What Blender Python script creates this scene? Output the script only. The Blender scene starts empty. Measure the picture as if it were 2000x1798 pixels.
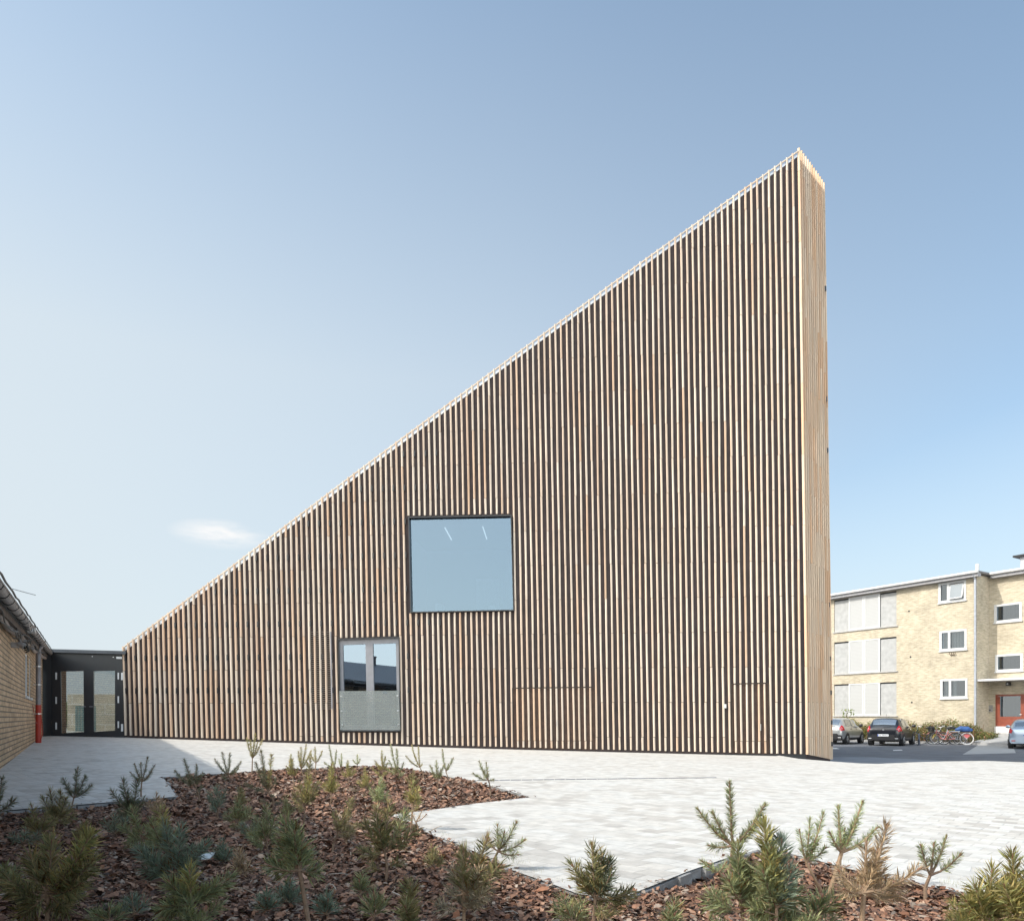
import bpy, math, random
import numpy as np
from mathutils import Vector, geometry
random.seed(7)
rng = np.random.default_rng(7)
CZ = 0.85                      # camera height over the near ground
F, CX, HY = 1400.0, 1000.0, 1400.0   # focal length, centre and eye line of the 2000x1798 photograph
scene = bpy.context.scene
COL = scene.collection

# ------------------------------------------------------------------ helpers
def ray(px, py):
    return (px - CX) / F, (HY - py) / F
def at(px, py, Z):
    u, v = ray(px, py)
    return Vector((u * Z, Z, CZ + v * Z))
def tag(o, label=None, cat=None, group=None, kind=None):
    if label: o['label'] = label
    if cat: o['category'] = cat
    if group: o['group'] = group
    if kind: o['kind'] = kind
    return o
def empty(name, loc=(0, 0, 0), rz=0.0, label=None, cat=None, group=None):
    o = bpy.data.objects.new(name, None)
    o.empty_display_size = .2
    o.location = loc; o.rotation_euler = (0, 0, rz)
    COL.objects.link(o)
    return tag(o, label, cat, group)

class MB:
    def __init__(s):
        s.v = []; s.f = []; s.c = []; s.cur = (1, 1, 1); s.marks = []
    def add(s, vs, fs, col=None):
        n = len(s.v); s.marks.append((n, len(s.f)))
        s.v.extend([tuple(p) for p in vs]); s.f.extend([tuple(i + n for i in f) for f in fs])
        s.c.extend([col or s.cur] * len(vs))
    def each(s, name, mat, parent, smooth=False, most=100, per=1):
        """every piece as a part of its own (past `most`, the rest as one)"""
        mk = s.marks[::per] + [(len(s.v), len(s.f))]; k = len(mk) - 1; out = []
        for i in list(range(min(k, most))) + ([most] if k > most else []):
            (v0, f0), (v1, f1) = mk[i], (mk[i + 1] if i < most else mk[-1])
            q = MB(); q.v = s.v[v0:v1]; q.c = s.c[v0:v1]; q.f = [tuple(j - v0 for j in f) for f in s.f[f0:f1]]
            o = q.build(name, mat, parent, smooth=smooth)
            if i == most: o['kind'] = 'stuff'
            out.append(o)
        return out
    def hexa(s, p, col=None):      # 8 points: bottom ring, top ring
        s.add(p, [(3, 2, 1, 0), (4, 5, 6, 7), (0, 1, 5, 4), (1, 2, 6, 5), (2, 3, 7, 6), (3, 0, 4, 7)], col)
    def box(s, x0, x1, y0, y1, z0, z1, col=None):
        s.hexa([(x0, y0, z0), (x1, y0, z0), (x1, y1, z0), (x0, y1, z0), (x0, y0, z1), (x1, y0, z1), (x1, y1, z1), (x0, y1, z1)], col)
    def bbox(s, x0, x1, y0, y1, z0, z1, b=.01, col=None):   # box with chamfered vertical section (x-z outline)
        pts = [(x0 + b, z0), (x1 - b, z0), (x1, z0 + b), (x1, z1 - b), (x1 - b, z1), (x0 + b, z1), (x0, z1 - b), (x0, z0 + b)]
        s.prism([(x, y0, z) for x, z in pts], [(x, y1, z) for x, z in pts], col)
    def prism(s, a, b, col=None):
        n = len(a)
        s.add(list(a) + list(b), [tuple(range(n))[::-1], tuple(range(n, 2 * n))] + [(i, (i + 1) % n, n + (i + 1) % n, n + i) for i in range(n)], col)
    def quad(s, a, b, c, d, col=None):
        s.add([a, b, c, d], [(0, 1, 2, 3)], col)
    def tube(s, pts, r, n=8, col=None, caps=True):
        pts = [Vector(p) for p in pts]
        rs = r if isinstance(r, (list, tuple)) else [r] * len(pts)
        rings = []; prev = None
        for i, p in enumerate(pts):
            t = (pts[min(i + 1, len(pts) - 1)] - pts[max(i - 1, 0)])
            if t.length < 1e-9: t = Vector((0, 0, 1))
            t.normalize()
            if prev is None:
                a = Vector((0, 0, 1)) if abs(t.z) < .9 else Vector((1, 0, 0))
                x = t.cross(a).normalized()
            else:
                x = (prev - t * prev.dot(t))
                if x.length < 1e-6: x = t.cross(Vector((0, 0, 1)))
                x.normalize()
            prev = x; y = t.cross(x)
            rings.append([p + (x * math.cos(k * 2 * math.pi / n) + y * math.sin(k * 2 * math.pi / n)) * rs[i] for k in range(n)])
        vs = [q for rg in rings for q in rg]; fs = []
        for i in range(len(pts) - 1):
            for k in range(n):
                k2 = (k + 1) % n
                fs.append((i * n + k, i * n + k2, (i + 1) * n + k2, (i + 1) * n + k))
        if caps:
            fs.append(tuple(range(n))[::-1]); fs.append(tuple(range((len(pts) - 1) * n, len(pts) * n)))
        s.add(vs, fs, col)
    def ring(s, c, R, r, axis='y', n=24, m=6, col=None, tilt=None):
        pts = []
        vs = []; fs = []
        for i in range(n):
            a = 2 * math.pi * i / n
            for k in range(m):
                b = 2 * math.pi * k / m
                rr = R + r * math.cos(b); h = r * math.sin(b)
                if axis == 'y': p = (c[0] + rr * math.cos(a), c[1] + h, c[2] + rr * math.sin(a))
                elif axis == 'x': p = (c[0] + h, c[1] + rr * math.cos(a), c[2] + rr * math.sin(a))
                else: p = (c[0] + rr * math.cos(a), c[1] + rr * math.sin(a), c[2] + h)
                vs.append(p)
        for i in range(n):
            for k in range(m):
                i2 = (i + 1) % n; k2 = (k + 1) % m
                fs.append((i * m + k, i2 * m + k, i2 * m + k2, i * m + k2))
        s.add(vs, fs, col)
    def build(s, name, mat, parent=None, frame=None, smooth=False, label=None):
        me = bpy.data.meshes.new(name)
        me.from_pydata(s.v, [], s.f)
        if any(c != (1, 1, 1) for c in s.c):
            a = me.color_attributes.new('col', 'FLOAT_COLOR', 'POINT')
            arr = np.ones((len(s.v), 4), dtype=np.float32); arr[:, :3] = np.array(s.c, dtype=np.float32)
            a.data.foreach_set('color', arr.ravel())
        if smooth: me.polygons.foreach_set('use_smooth', [True] * len(me.polygons))
        me.materials.append(mat); me.update()
        o = bpy.data.objects.new(name, me)
        COL.objects.link(o)
        if parent: o.parent = parent
        if label: o['label'] = label
        return o

def npmesh(name, mat, verts, faces_n, nper, cols=None, parent=None):
    """verts (N,3); faces are consecutive index tuples (M,nper)"""
    me = bpy.data.meshes.new(name)
    M = len(faces_n)
    me.vertices.add(len(verts)); me.vertices.foreach_set('co', np.asarray(verts, dtype=np.float32).ravel())
    me.loops.add(M * nper); me.loops.foreach_set('vertex_index', np.asarray(faces_n, dtype=np.int32).ravel())
    me.polygons.add(M)
    me.polygons.foreach_set('loop_start', np.arange(0, M * nper, nper, dtype=np.int32))
    me.polygons.foreach_set('loop_total', np.full(M, nper, dtype=np.int32))
    if cols is not None:
        a = me.color_attributes.new('col', 'FLOAT_COLOR', 'POINT')
        arr = np.ones((len(verts), 4), dtype=np.float32); arr[:, :3] = cols
        a.data.foreach_set('color', arr.ravel())
    me.materials.append(mat); me.update(calc_edges=True); me.validate()
    o = bpy.data.objects.new(name, me); COL.objects.link(o)
    if parent: o.parent = parent
    return o

def inpoly(x, y, poly):
    c = False; j = len(poly) - 1
    for i in range(len(poly)):
        xi, yi = poly[i]; xj, yj = poly[j]
        if (yi > y) != (yj > y) and x < (xj - xi) * (y - yi) / (yj - yi) + xi: c = not c
        j = i
    return c
def inpoly_np(x, y, poly):
    c = np.zeros(len(x), bool); j = len(poly) - 1
    for i in range(len(poly)):
        xi, yi = poly[i]; xj, yj = poly[j]
        if yi != yj:
            c ^= ((yi > y) != (yj > y)) & (x < (xj - xi) * (y - yi) / (yj - yi) + xi)
        j = i
    return c
def region(outline, holes=(), extra=()):
    """triangulate an outline with holes; returns verts2d, faces"""
    vs = []; es = []
    for poly in [outline] + list(holes):
        n0 = len(vs)
        vs += [Vector((p[0], p[1])) for p in poly]
        es += [(n0 + i, n0 + (i + 1) % len(poly)) for i in range(len(poly))]
    vs += [Vector(p) for p in extra]
    r = geometry.delaunay_2d_cdt(vs, es, [], 0, 1e-5)
    V, _, T = r[0], r[1], r[2]
    out = []
    for t in T:
        cx = sum(V[i].x for i in t) / 3; cy = sum(V[i].y for i in t) / 3
        if inpoly(cx, cy, outline) and not any(inpoly(cx, cy, h) for h in holes): out.append(tuple(t))
    return [(v.x, v.y) for v in V], out

class Frame:
    """local frame of an upright wall: x along the wall, y into it, z up"""
    def __init__(s, o, d, z0=0.0):
        l = math.hypot(*d); s.d = (d[0] / l, d[1] / l); s.o = o; s.n = (-s.d[1], s.d[0]); s.z0 = z0
        s.rz = math.atan2(s.d[1], s.d[0])
    def px(s, px, py, off=0.0):
        u, v = ray(px, py)
        c = s.n[0] * s.o[0] + s.n[1] * s.o[1] + off
        Z = c / (s.n[0] * u + s.n[1])
        x, y = u * Z, Z
        return ((x - s.o[0]) * s.d[0] + (y - s.o[1]) * s.d[1], off, CZ + v * Z - s.z0)
    def sx(s, px, off=0.0): return s.px(px, HY, off)[0]
    def loc(s): return (s.o[0], s.o[1], s.z0)
    def world(s, x, y): return (s.o[0] + x * s.d[0] + y * s.n[0], s.o[1] + x * s.d[1] + y * s.n[1])

# ------------------------------------------------------------------ materials
def mat(name):
    m = bpy.data.materials.new(name); m.use_nodes = True
    nt = m.node_tree; b = nt.nodes['Principled BSDF']
    return m, nt, b
def N(nt, t, **kw):
    n = nt.nodes.new(t)
    for k, v in kw.items(): setattr(n, k, v)
    return n
def simple(name, col, rough=.6, metal=0.0, var=.15, scale=6.0, spec=None, bump=0.0, bscale=60):
    m, nt, b = mat(name)
    b.inputs['Roughness'].default_value = rough; b.inputs['Metallic'].default_value = metal
    tc = N(nt, 'ShaderNodeTexCoord'); no = N(nt, 'ShaderNodeTexNoise'); no.inputs['Scale'].default_value = scale
    no.inputs['Detail'].default_value = 6
    nt.links.new(tc.outputs['Object'], no.inputs['Vector'])
    cr = N(nt, 'ShaderNodeValToRGB')
    cr.color_ramp.elements[0].position = .3; cr.color_ramp.elements[1].position = .7
    cr.color_ramp.elements[0].color = tuple(c * (1 - var) for c in col) + (1,)
    cr.color_ramp.elements[1].color = tuple(min(1, c * (1 + var)) for c in col) + (1,)
    nt.links.new(no.outputs['Fac'], cr.inputs['Fac']); nt.links.new(cr.outputs['Color'], b.inputs['Base Color'])
    if spec is not None: b.inputs['Specular IOR Level'].default_value = spec
    if bump:
        n2 = N(nt, 'ShaderNodeTexNoise'); n2.inputs['Scale'].default_value = bscale; n2.inputs['Detail'].default_value = 5
        nt.links.new(tc.outputs['Object'], n2.inputs['Vector'])
        bp = N(nt, 'ShaderNodeBump'); bp.inputs['Strength'].default_value = bump; bp.inputs['Distance'].default_value = .02
        nt.links.new(n2.outputs['Fac'], bp.inputs['Height']); nt.links.new(bp.outputs['Normal'], b.inputs['Normal'])
    return m
def math_n(nt, op, a, b=None):
    n = N(nt, 'ShaderNodeMath', operation=op)
    for i, x in enumerate((a, b)):
        if x is None: continue
        if isinstance(x, (int, float)): n.inputs[i].default_value = x
        else: nt.links.new(x, n.inputs[i])
    return n.outputs[0]
def mixc(nt, fac, a, b, mode='MIX'):
    n = N(nt, 'ShaderNodeMix', data_type='RGBA', blend_type=mode)
    for sock, x in ((n.inputs[0], fac), (n.inputs[6], a), (n.inputs[7], b)):
        if isinstance(x, (int, float)): sock.default_value = x
        elif isinstance(x, tuple): sock.default_value = x + (1,) if len(x) == 3 else x
        else: nt.links.new(x, sock)
    return n.outputs[2]
def noise(nt, vec, scale, detail=5, rough=.55, dim='3D'):
    n = N(nt, 'ShaderNodeTexNoise'); n.inputs['Scale'].default_value = scale; n.inputs['Detail'].default_value = detail
    n.inputs['Roughness'].default_value = rough
    if vec: nt.links.new(vec, n.inputs['Vector'])
    return n.outputs['Fac']
def ramp(nt, fac, stops):
    cr = N(nt, 'ShaderNodeValToRGB')
    el = cr.color_ramp.elements
    while len(el) < len(stops): el.new(.5)
    for e, (p, c) in zip(el, stops):
        e.position = p; e.color = (c if isinstance(c, tuple) else (c, c, c)) + (1,)
    nt.links.new(fac, cr.inputs['Fac'])
    return cr.outputs['Color']
def mapping(nt, vec, scale=(1, 1, 1), rot=(0, 0, 0)):
    n = N(nt, 'ShaderNodeMapping'); n.inputs['Scale'].default_value = scale; n.inputs['Rotation'].default_value = rot
    nt.links.new(vec, n.inputs['Vector']); return n.outputs['Vector']

def brick_mat(name, c1, c2, mortar, bw, bh, msize, patch=(.8, 1.1), bump=.4):
    m, nt, b = mat(name)
    tc = N(nt, 'ShaderNodeTexCoord'); sp = N(nt, 'ShaderNodeSeparateXYZ'); nt.links.new(tc.outputs['Object'], sp.inputs[0])
    cb = N(nt, 'ShaderNodeCombineXYZ')
    nt.links.new(math_n(nt, 'ADD', sp.outputs[0], sp.outputs[1]), cb.inputs[0]); nt.links.new(sp.outputs[2], cb.inputs[1])
    br = N(nt, 'ShaderNodeTexBrick'); nt.links.new(cb.outputs[0], br.inputs['Vector'])
    br.inputs['Scale'].default_value = 1; br.inputs['Brick Width'].default_value = bw; br.inputs['Row Height'].default_value = bh
    br.inputs['Mortar Size'].default_value = msize; br.inputs['Mortar Smooth'].default_value = .2; br.inputs['Bias'].default_value = 0
    br.inputs['Color1'].default_value = c1 + (1,); br.inputs['Color2'].default_value = c2 + (1,); br.inputs['Mortar'].default_value = mortar + (1,)
    f = noise(nt, cb.outputs[0], .9, 6)
    sh = ramp(nt, f, [(.3, patch[0]), (.7, patch[1])])
    f2 = noise(nt, mapping(nt, cb.outputs[0], (3.5, 14, 1)), 1, 3)
    sh2 = ramp(nt, f2, [(.3, .76), (.7, 1.14)])
    c = mixc(nt, 1.0, br.outputs['Color'], sh, 'MULTIPLY'); c = mixc(nt, 1.0, c, sh2, 'MULTIPLY')
    nt.links.new(c, b.inputs['Base Color']); b.inputs['Roughness'].default_value = .85
    bp = N(nt, 'ShaderNodeBump'); bp.inputs['Strength'].default_value = bump; bp.inputs['Distance'].default_value = .008; bp.invert = True
    nt.links.new(br.outputs['Fac'], bp.inputs['Height']); nt.links.new(bp.outputs['Normal'], b.inputs['Normal'])
    return m

def attr_mat(name, rough=.7, zs=(18, 18, .8), lo=.78, hi=1.12, translucent=0.0, bump=.0):
    m, nt, b = mat(name)
    at_ = N(nt, 'ShaderNodeAttribute', attribute_name='col'); tc = N(nt, 'ShaderNodeTexCoord')
    f = noise(nt, mapping(nt, tc.outputs['Object'], zs), 1, 6, .6)
    c = mixc(nt, 1.0, at_.outputs['Color'], ramp(nt, f, [(.3, lo), (.7, hi)]), 'MULTIPLY')
    nt.links.new(c, b.inputs['Base Color']); b.inputs['Roughness'].default_value = rough
    if bump:
        bp = N(nt, 'ShaderNodeBump'); bp.inputs['Strength'].default_value = bump; bp.inputs['Distance'].default_value = .01
        nt.links.new(f, bp.inputs['Height']); nt.links.new(bp.outputs['Normal'], b.inputs['Normal'])
    if translucent:
        tr = N(nt, 'ShaderNodeBsdfTranslucent'); nt.links.new(c, tr.inputs['Color'])
        mx = N(nt, 'ShaderNodeMixShader'); mx.inputs[0].default_value = translucent
        nt.links.new(b.outputs[0], mx.inputs[1]); nt.links.new(tr.outputs[0], mx.inputs[2])
        nt.links.new(mx.outputs[0], nt.nodes['Material Output'].inputs['Surface'])
    return m

def wood_mat():
    """larch battens: tint per piece, long grain, rust-coloured resin stains and grey weathering"""
    m, nt, b = mat('larch_batten')
    a = N(nt, 'ShaderNodeAttribute', attribute_name='col'); tc = N(nt, 'ShaderNodeTexCoord'); v = tc.outputs['Object']
    g = noise(nt, mapping(nt, v, (45, 45, 1.2)), 1, 6, .65)
    c = mixc(nt, 1.0, a.outputs['Color'], ramp(nt, g, [(.28, .74), (.72, 1.14)]), 'MULTIPLY')
    st = noise(nt, mapping(nt, v, (7, 7, .55)), 1, 4, .6)
    c = mixc(nt, ramp(nt, st, [(.50, 0.0), (.80, .5)]), c, (.52, .30, .165))
    wv = noise(nt, mapping(nt, v, (1.6, 1.6, .35)), 1, 4)
    c = mixc(nt, ramp(nt, wv, [(.45, 0.0), (.75, .45)]), c, (.50, .43, .36))
    nt.links.new(c, b.inputs['Base Color']); b.inputs['Roughness'].default_value = .72
    b.inputs['Specular IOR Level'].default_value = .25
    bp = N(nt, 'ShaderNodeBump'); bp.inputs['Strength'].default_value = .25; bp.inputs['Distance'].default_value = .006
    nt.links.new(g, bp.inputs['Height']); nt.links.new(bp.outputs['Normal'], b.inputs['Normal'])
    return m

def glass_mat(name, refl=.5, tint=(.75, .85, .9), rough=.0, gcol=(.9, .95, 1.0)):
    m = bpy.data.materials.new(name); m.use_nodes = True; nt = m.node_tree
    nt.nodes.remove(nt.nodes['Principled BSDF'])
    g = N(nt, 'ShaderNodeBsdfGlossy'); g.inputs['Roughness'].default_value = rough; g.inputs['Color'].default_value = gcol + (1,)
    t = N(nt, 'ShaderNodeBsdfTransparent'); t.inputs['Color'].default_value = tint + (1,)
    mx = N(nt, 'ShaderNodeMixShader'); mx.inputs[0].default_value = refl
    # faint waviness, as in real panes
    tc = N(nt, 'ShaderNodeTexCoord'); f = noise(nt, tc.outputs['Object'], .8, 1)
    bp = N(nt, 'ShaderNodeBump'); bp.inputs['Strength'].default_value = .03; bp.inputs['Distance'].default_value = .05
    nt.links.new(f, bp.inputs['Height']); nt.links.new(bp.outputs['Normal'], g.inputs['Normal'])
    nt.links.new(t.outputs[0], mx.inputs[1]); nt.links.new(g.outputs[0], mx.inputs[2])
    nt.links.new(mx.outputs[0], nt.nodes['Material Output'].inputs['Surface'])
    return m

def emit_mat(name, col, s):
    m, nt, b = mat(name)
    b.inputs['Base Color'].default_value = col + (1,)
    b.inputs['Emission Color'].default_value = col + (1,); b.inputs['Emission Strength'].default_value = s
    return m

def paving_mat():
    m, nt, b = mat('granite_setts'); tc = N(nt, 'ShaderNodeTexCoord')
    v0 = tc.outputs['Object']
    # courses wander a little
    n1 = N(nt, 'ShaderNodeTexNoise'); n1.inputs['Scale'].default_value = .35; n1.inputs['Detail'].default_value = 2
    nt.links.new(v0, n1.inputs['Vector'])
    off = N(nt, 'ShaderNodeVectorMath', operation='MULTIPLY_ADD'); off.inputs[1].default_value = (.55, .55, 0)
    nt.links.new(n1.outputs['Color'], off.inputs[0]); nt.links.new(v0, off.inputs[2])
    n1b = N(nt, 'ShaderNodeTexNoise'); n1b.inputs['Scale'].default_value = 5; n1b.inputs['Detail'].default_value = 2
    nt.links.new(v0, n1b.inputs['Vector'])
    off2 = N(nt, 'ShaderNodeVectorMath', operation='MULTIPLY_ADD'); off2.inputs[1].default_value = (.03, .03, 0)
    nt.links.new(n1b.outputs['Color'], off2.inputs[0]); nt.links.new(off.outputs[0], off2.inputs[2])
    v = mapping(nt, off2.outputs[0], (1, 1, 1), (0, 0, math.radians(43)))
    br = N(nt, 'ShaderNodeTexBrick'); nt.links.new(v, br.inputs['Vector']); br.inputs['Scale'].default_value = 1
    br.inputs['Brick Width'].default_value = .165; br.inputs['Row Height'].default_value = .140
    br.inputs['Mortar Size'].default_value = .006; br.inputs['Mortar Smooth'].default_value = .5; br.inputs['Bias'].default_value = -.55
    br.inputs['Color1'].default_value = (.575, .555, .52, 1); br.inputs['Color2'].default_value = (.27, .275, .29, 1)
    br.inputs['Mortar'].default_value = (.46, .445, .42, 1)
    # a second tint with bricks of the same grid (warm ones)
    br2 = N(nt, 'ShaderNodeTexBrick'); nt.links.new(v, br2.inputs['Vector'])
    for k in ('Scale', 'Brick Width', 'Row Height'): br2.inputs[k].default_value = br.inputs[k].default_value
    br2.inputs['Mortar Size'].default_value = 0; br2.offset_frequency = 2
    br2.inputs['Color1'].default_value = (1, 1, 1, 1); br2.inputs['Color2'].default_value = (.93, .84, .74, 1); br2.inputs['Bias'].default_value = -.2
    c = mixc(nt, .7, br.outputs['Color'], br2.outputs['Color'], 'MULTIPLY')
    dust = ramp(nt, noise(nt, v0, .6, 6), [(.40, 0.0), (.70, .6)])
    c = mixc(nt, dust, c, (.56, .545, .515))
    dirt = ramp(nt, noise(nt, v0, 9, 6), [(.3, .80), (.7, 1.06)])
    c = mixc(nt, 1.0, c, dirt, 'MULTIPLY')
    st = ramp(nt, noise(nt, v0, 1.7, 8, .7), [(.28, .80), (.45, 1.0)])
    c = mixc(nt, 1.0, c, st, 'MULTIPLY')
    nt.links.new(c, b.inputs['Base Color']); b.inputs['Roughness'].default_value = .8
    h = math_n(nt, 'SUBTRACT', math_n(nt, 'MULTIPLY', noise(nt, v0, 25, 5), .5), br.outputs['Fac'])
    bp = N(nt, 'ShaderNodeBump'); bp.inputs['Strength'].default_value = .55; bp.inputs['Distance'].default_value = .008
    nt.links.new(h, bp.inputs['Height']); nt.links.new(bp.outputs['Normal'], b.inputs['Normal'])
    return m

def louvre_mat(name, col, pitch, axis=2, dark=.6):
    m, nt, b = mat(name); tc = N(nt, 'ShaderNodeTexCoord')
    sp = N(nt, 'ShaderNodeSeparateXYZ'); nt.links.new(tc.outputs['Object'], sp.inputs[0])
    fr = math_n(nt, 'FRACT', math_n(nt, 'DIVIDE', sp.outputs[axis], pitch))
    c = mixc(nt, ramp(nt, fr, [(.78, 0.0), (.9, 1.0)]), col, tuple(x * dark for x in col))
    nt.links.new(c, b.inputs['Base Color']); b.inputs['Roughness'].default_value = .6
    bp = N(nt, 'ShaderNodeBump'); bp.inputs['Strength'].default_value = .6; bp.inputs['Distance'].default_value = .02
    nt.links.new(fr, bp.inputs['Height']); nt.links.new(bp.outputs['Normal'], b.inputs['Normal'])
    return m

WOOD = wood_mat()
DARK = simple('black_board', (.034, .0225, .022), .75, var=.35, scale=3)
BLACKM = simple('black_metal', (.016, .017, .02), .35, var=.2, scale=2)
ANTH = simple('anthracite_frame', (.20, .20, .215), .45, var=.08)
FLASH = simple('zinc_flashing', (.55, .56, .58), .4, .6, var=.12)
GLASS_BIG = glass_mat('big_pane', .42, (.55, .62, .66), gcol=(.225, .30, .375))
GLASS_DOOR = glass_mat('door_pane', .5, (.5, .56, .6), gcol=(.29, .365, .45))
GLASS_LINK = glass_mat('link_pane', .26, (.72, .76, .76), gcol=(.7, .7, .7))
GLASS_WIN = glass_mat('window_pane', .10, (.5, .55, .58))
WHITE = simple('white_paint', (.58, .58, .575), .5, var=.04)
STEEL = simple('steel', (.6, .6, .6), .3, .9, var=.05)
PAVE = paving_mat()
APT_BRICK = brick_mat('yellow_brick', (.57, .495, .365), (.46, .395, .285), (.54, .49, .42), .24, .072, .007)
LEFT_BRICK = brick_mat('tan_brick', (.60, .43, .27), (.48, .325, .19), (.16, .125, .09), .235, .078, .010, (.75, 1.2), .8)
RED_BRICK = brick_mat('red_brick', (.30, .10, .05), (.22, .07, .035), (.2, .15, .12), .235, .072, .008)
ROOF_TILE = louvre_mat('dark_roof_tiles', (.26, .255, .26), .3, 0, .6)
CONC = simple('concrete_panel', (.385, .385, .38), .8, var=.12, scale=4)
SHUT = louvre_mat('white_louvre', (.49, .49, .485), .09, 2, .80)
REDWOOD = simple('red_brown_paint', (.24, .065, .04), .4, var=.12)
ASPH = simple('asphalt', (.13, .135, .15), .85, var=.22, scale=1.2, bump=.5, bscale=90)
ASPH2 = simple('pale_asphalt', (.205, .22, .245), .85, var=.12, scale=1.5, bump=.3, bscale=90)
SLAB = simple('slab_path', (.36, .355, .35), .85, var=.1, scale=3)
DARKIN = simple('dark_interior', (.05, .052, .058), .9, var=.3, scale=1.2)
CURT = louvre_mat('curtain', (.50, .48, .44), .16, 0, .35)
CURTD = louvre_mat('dark_curtain', (.055, .052, .055), .22, 0, .25)
RUBBER = simple('rubber', (.012, .012, .013), .7, var=.2)
GUTTER = simple('old_gutter', (.30, .275, .26), .6, .2, var=.3, scale=9)
CABLE = simple('black_cable', (.02, .02, .02), .5, var=.1)
REDPIPE = simple('red_pipe', (.38, .035, .02), .5, var=.15)
SOIL = simple('soil', (.045, .028, .02), .95, var=.45, scale=8, bump=1.0, bscale=30)
BARK = attr_mat('bark_chip', .85, (30, 30, 30), .75, 1.2)
NEEDLE = attr_mat('pine_needle', .5, (20, 20, 20), .85, 1.15, .5)
STEM = attr_mat('pine_stem', .8, (60, 60, 60), .7, 1.2)
LEAF = attr_mat('shrub_leaf', .6, (5, 5, 5), .8, 1.2, .3)
KERB = simple('kerb_stone', (.27, .265, .26), .85, var=.3, scale=7, bump=.6, bscale=25)
# ------------------------------------------------------------------ the lie of the ground
_gp = [(0, 3, -.85), (3, 3.4, -.85), (-7.1, 10, -.68), (-11, 16, -.69), (-14.8, 22.7, -.66), (-12.65, 23.45, -.58), (-5.5, 22.8, -.80),
       (-.2, 22.3, -1.09), (8.8, 21.5, -1.10), (9.9, 23.2, -1.33), (13.8, 19.6, -1.19), (3, 6, -.86), (-4, 8, -.76), (6, 10, -.93), (-3, 3, -.84), (12, 8, -.9)]
def _basis(x, y): return [1, x, y, x * y * .1, x * x * .1, y * y * .1, x * x * y * .005]
_c = np.linalg.lstsq(np.array([_basis(x, y) for x, y, _ in _gp]), np.array([h for _, _, h in _gp]), rcond=None)[0]
def gz(x, y):
    """height of the plaza (world z)"""
    x = min(max(x, -16.), 14.5); y = min(max(y, 2.), 24.)
    return CZ + float(np.dot(_basis(x, y), _c))
def gz_np(x, y):
    x = np.clip(x, -16., 14.5); y = np.clip(y, 2., 24.)
    one = np.ones_like(x)
    return CZ + np.stack([one, x, y, x * y * .1, x * x * .1, y * y * .1, x * x * y * .005], 1) @ _c
def on_ground(px, py, dz=0.0):
    u, v = ray(px, py); Z = 5.0
    lo, hi = .3, 60.
    for _ in range(50):
        Z = (lo + hi) / 2
        if CZ + v * Z > gz(u * Z, Z) + dz: lo = Z
        else: hi = Z
    return Vector((u * Z, Z, gz(u * Z, Z) + dz))

BED_PX = [(-60, 1587), (150, 1571), (345, 1555), (331, 1534), (318, 1517), (430, 1510), (560, 1502), (740, 1496), (800, 1501), (845, 1510), (880, 1517), (925, 1524), (980, 1540), (1036, 1556),
          (985, 1562), (930, 1568), (855, 1579), (765, 1590), (780, 1600), (800, 1608), (850, 1632), (880, 1642), (910, 1654), (962, 1678), (1000, 1698), (1040, 1712), (1075, 1724),
          (1125, 1743), (1165, 1752), (1205, 1757), (1240, 1742), (1345, 1700), (1415, 1676), (1478, 1659), (1530, 1663), (1587, 1677), (1660, 1696), (1725, 1712), (1800, 1727), (1885, 1747), (2000, 1768), (2120, 1792)]
BED = [tuple(on_ground(*p)[:2]) for p in BED_PX]
BED = [(-9.5, BED[0][1] - .25)] + BED + [(8.0, BED[-1][1] - .1), (8.0, .6), (-9.5, .6)]
edge = []
EDGE_PX = [(1560, 1481), (1622, 1486), (1680, 1490), (1715, 1491), (1780, 1488), (1850, 1486), (1925, 1485), (2000, 1488)]
for p in EDGE_PX: edge.append(tuple(on_ground(*p)[:2]))
PLAZA = [(-24, -5), (24, -5), (24, edge[-1][1] - .2)] + edge[::-1] + [(9.0, 26), (-6, 26), (-8, 36), (-24, 36)]
def fill_pts(x0, x1, y0, y1, step):
    return [(x, y) for x in np.arange(x0, x1, step) for y in np.arange(y0, y1, step)]
V2, T = region(PLAZA, [BED], fill_pts(-23, 23, -4, 35, 1.0))
pm = MB(); pm.add([(x, y, gz(x, y)) for x, y in V2], T)
def skirt(mb, poly, dz, closed=True, top=0.0):
    n = len(poly)
    for i in range(n if closed else n - 1):
        a, b_ = poly[i], poly[(i + 1) % n]
        mb.quad((a[0], a[1], gz(*a) + top), (b_[0], b_[1], gz(*b_) + top), (b_[0], b_[1], gz(*b_) - dz), (a[0], a[1], gz(*a) - dz))
skirt(pm, PLAZA, .6)
pl = pm.build('plaza_paving', PAVE); tag(pl, kind='structure')
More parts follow.
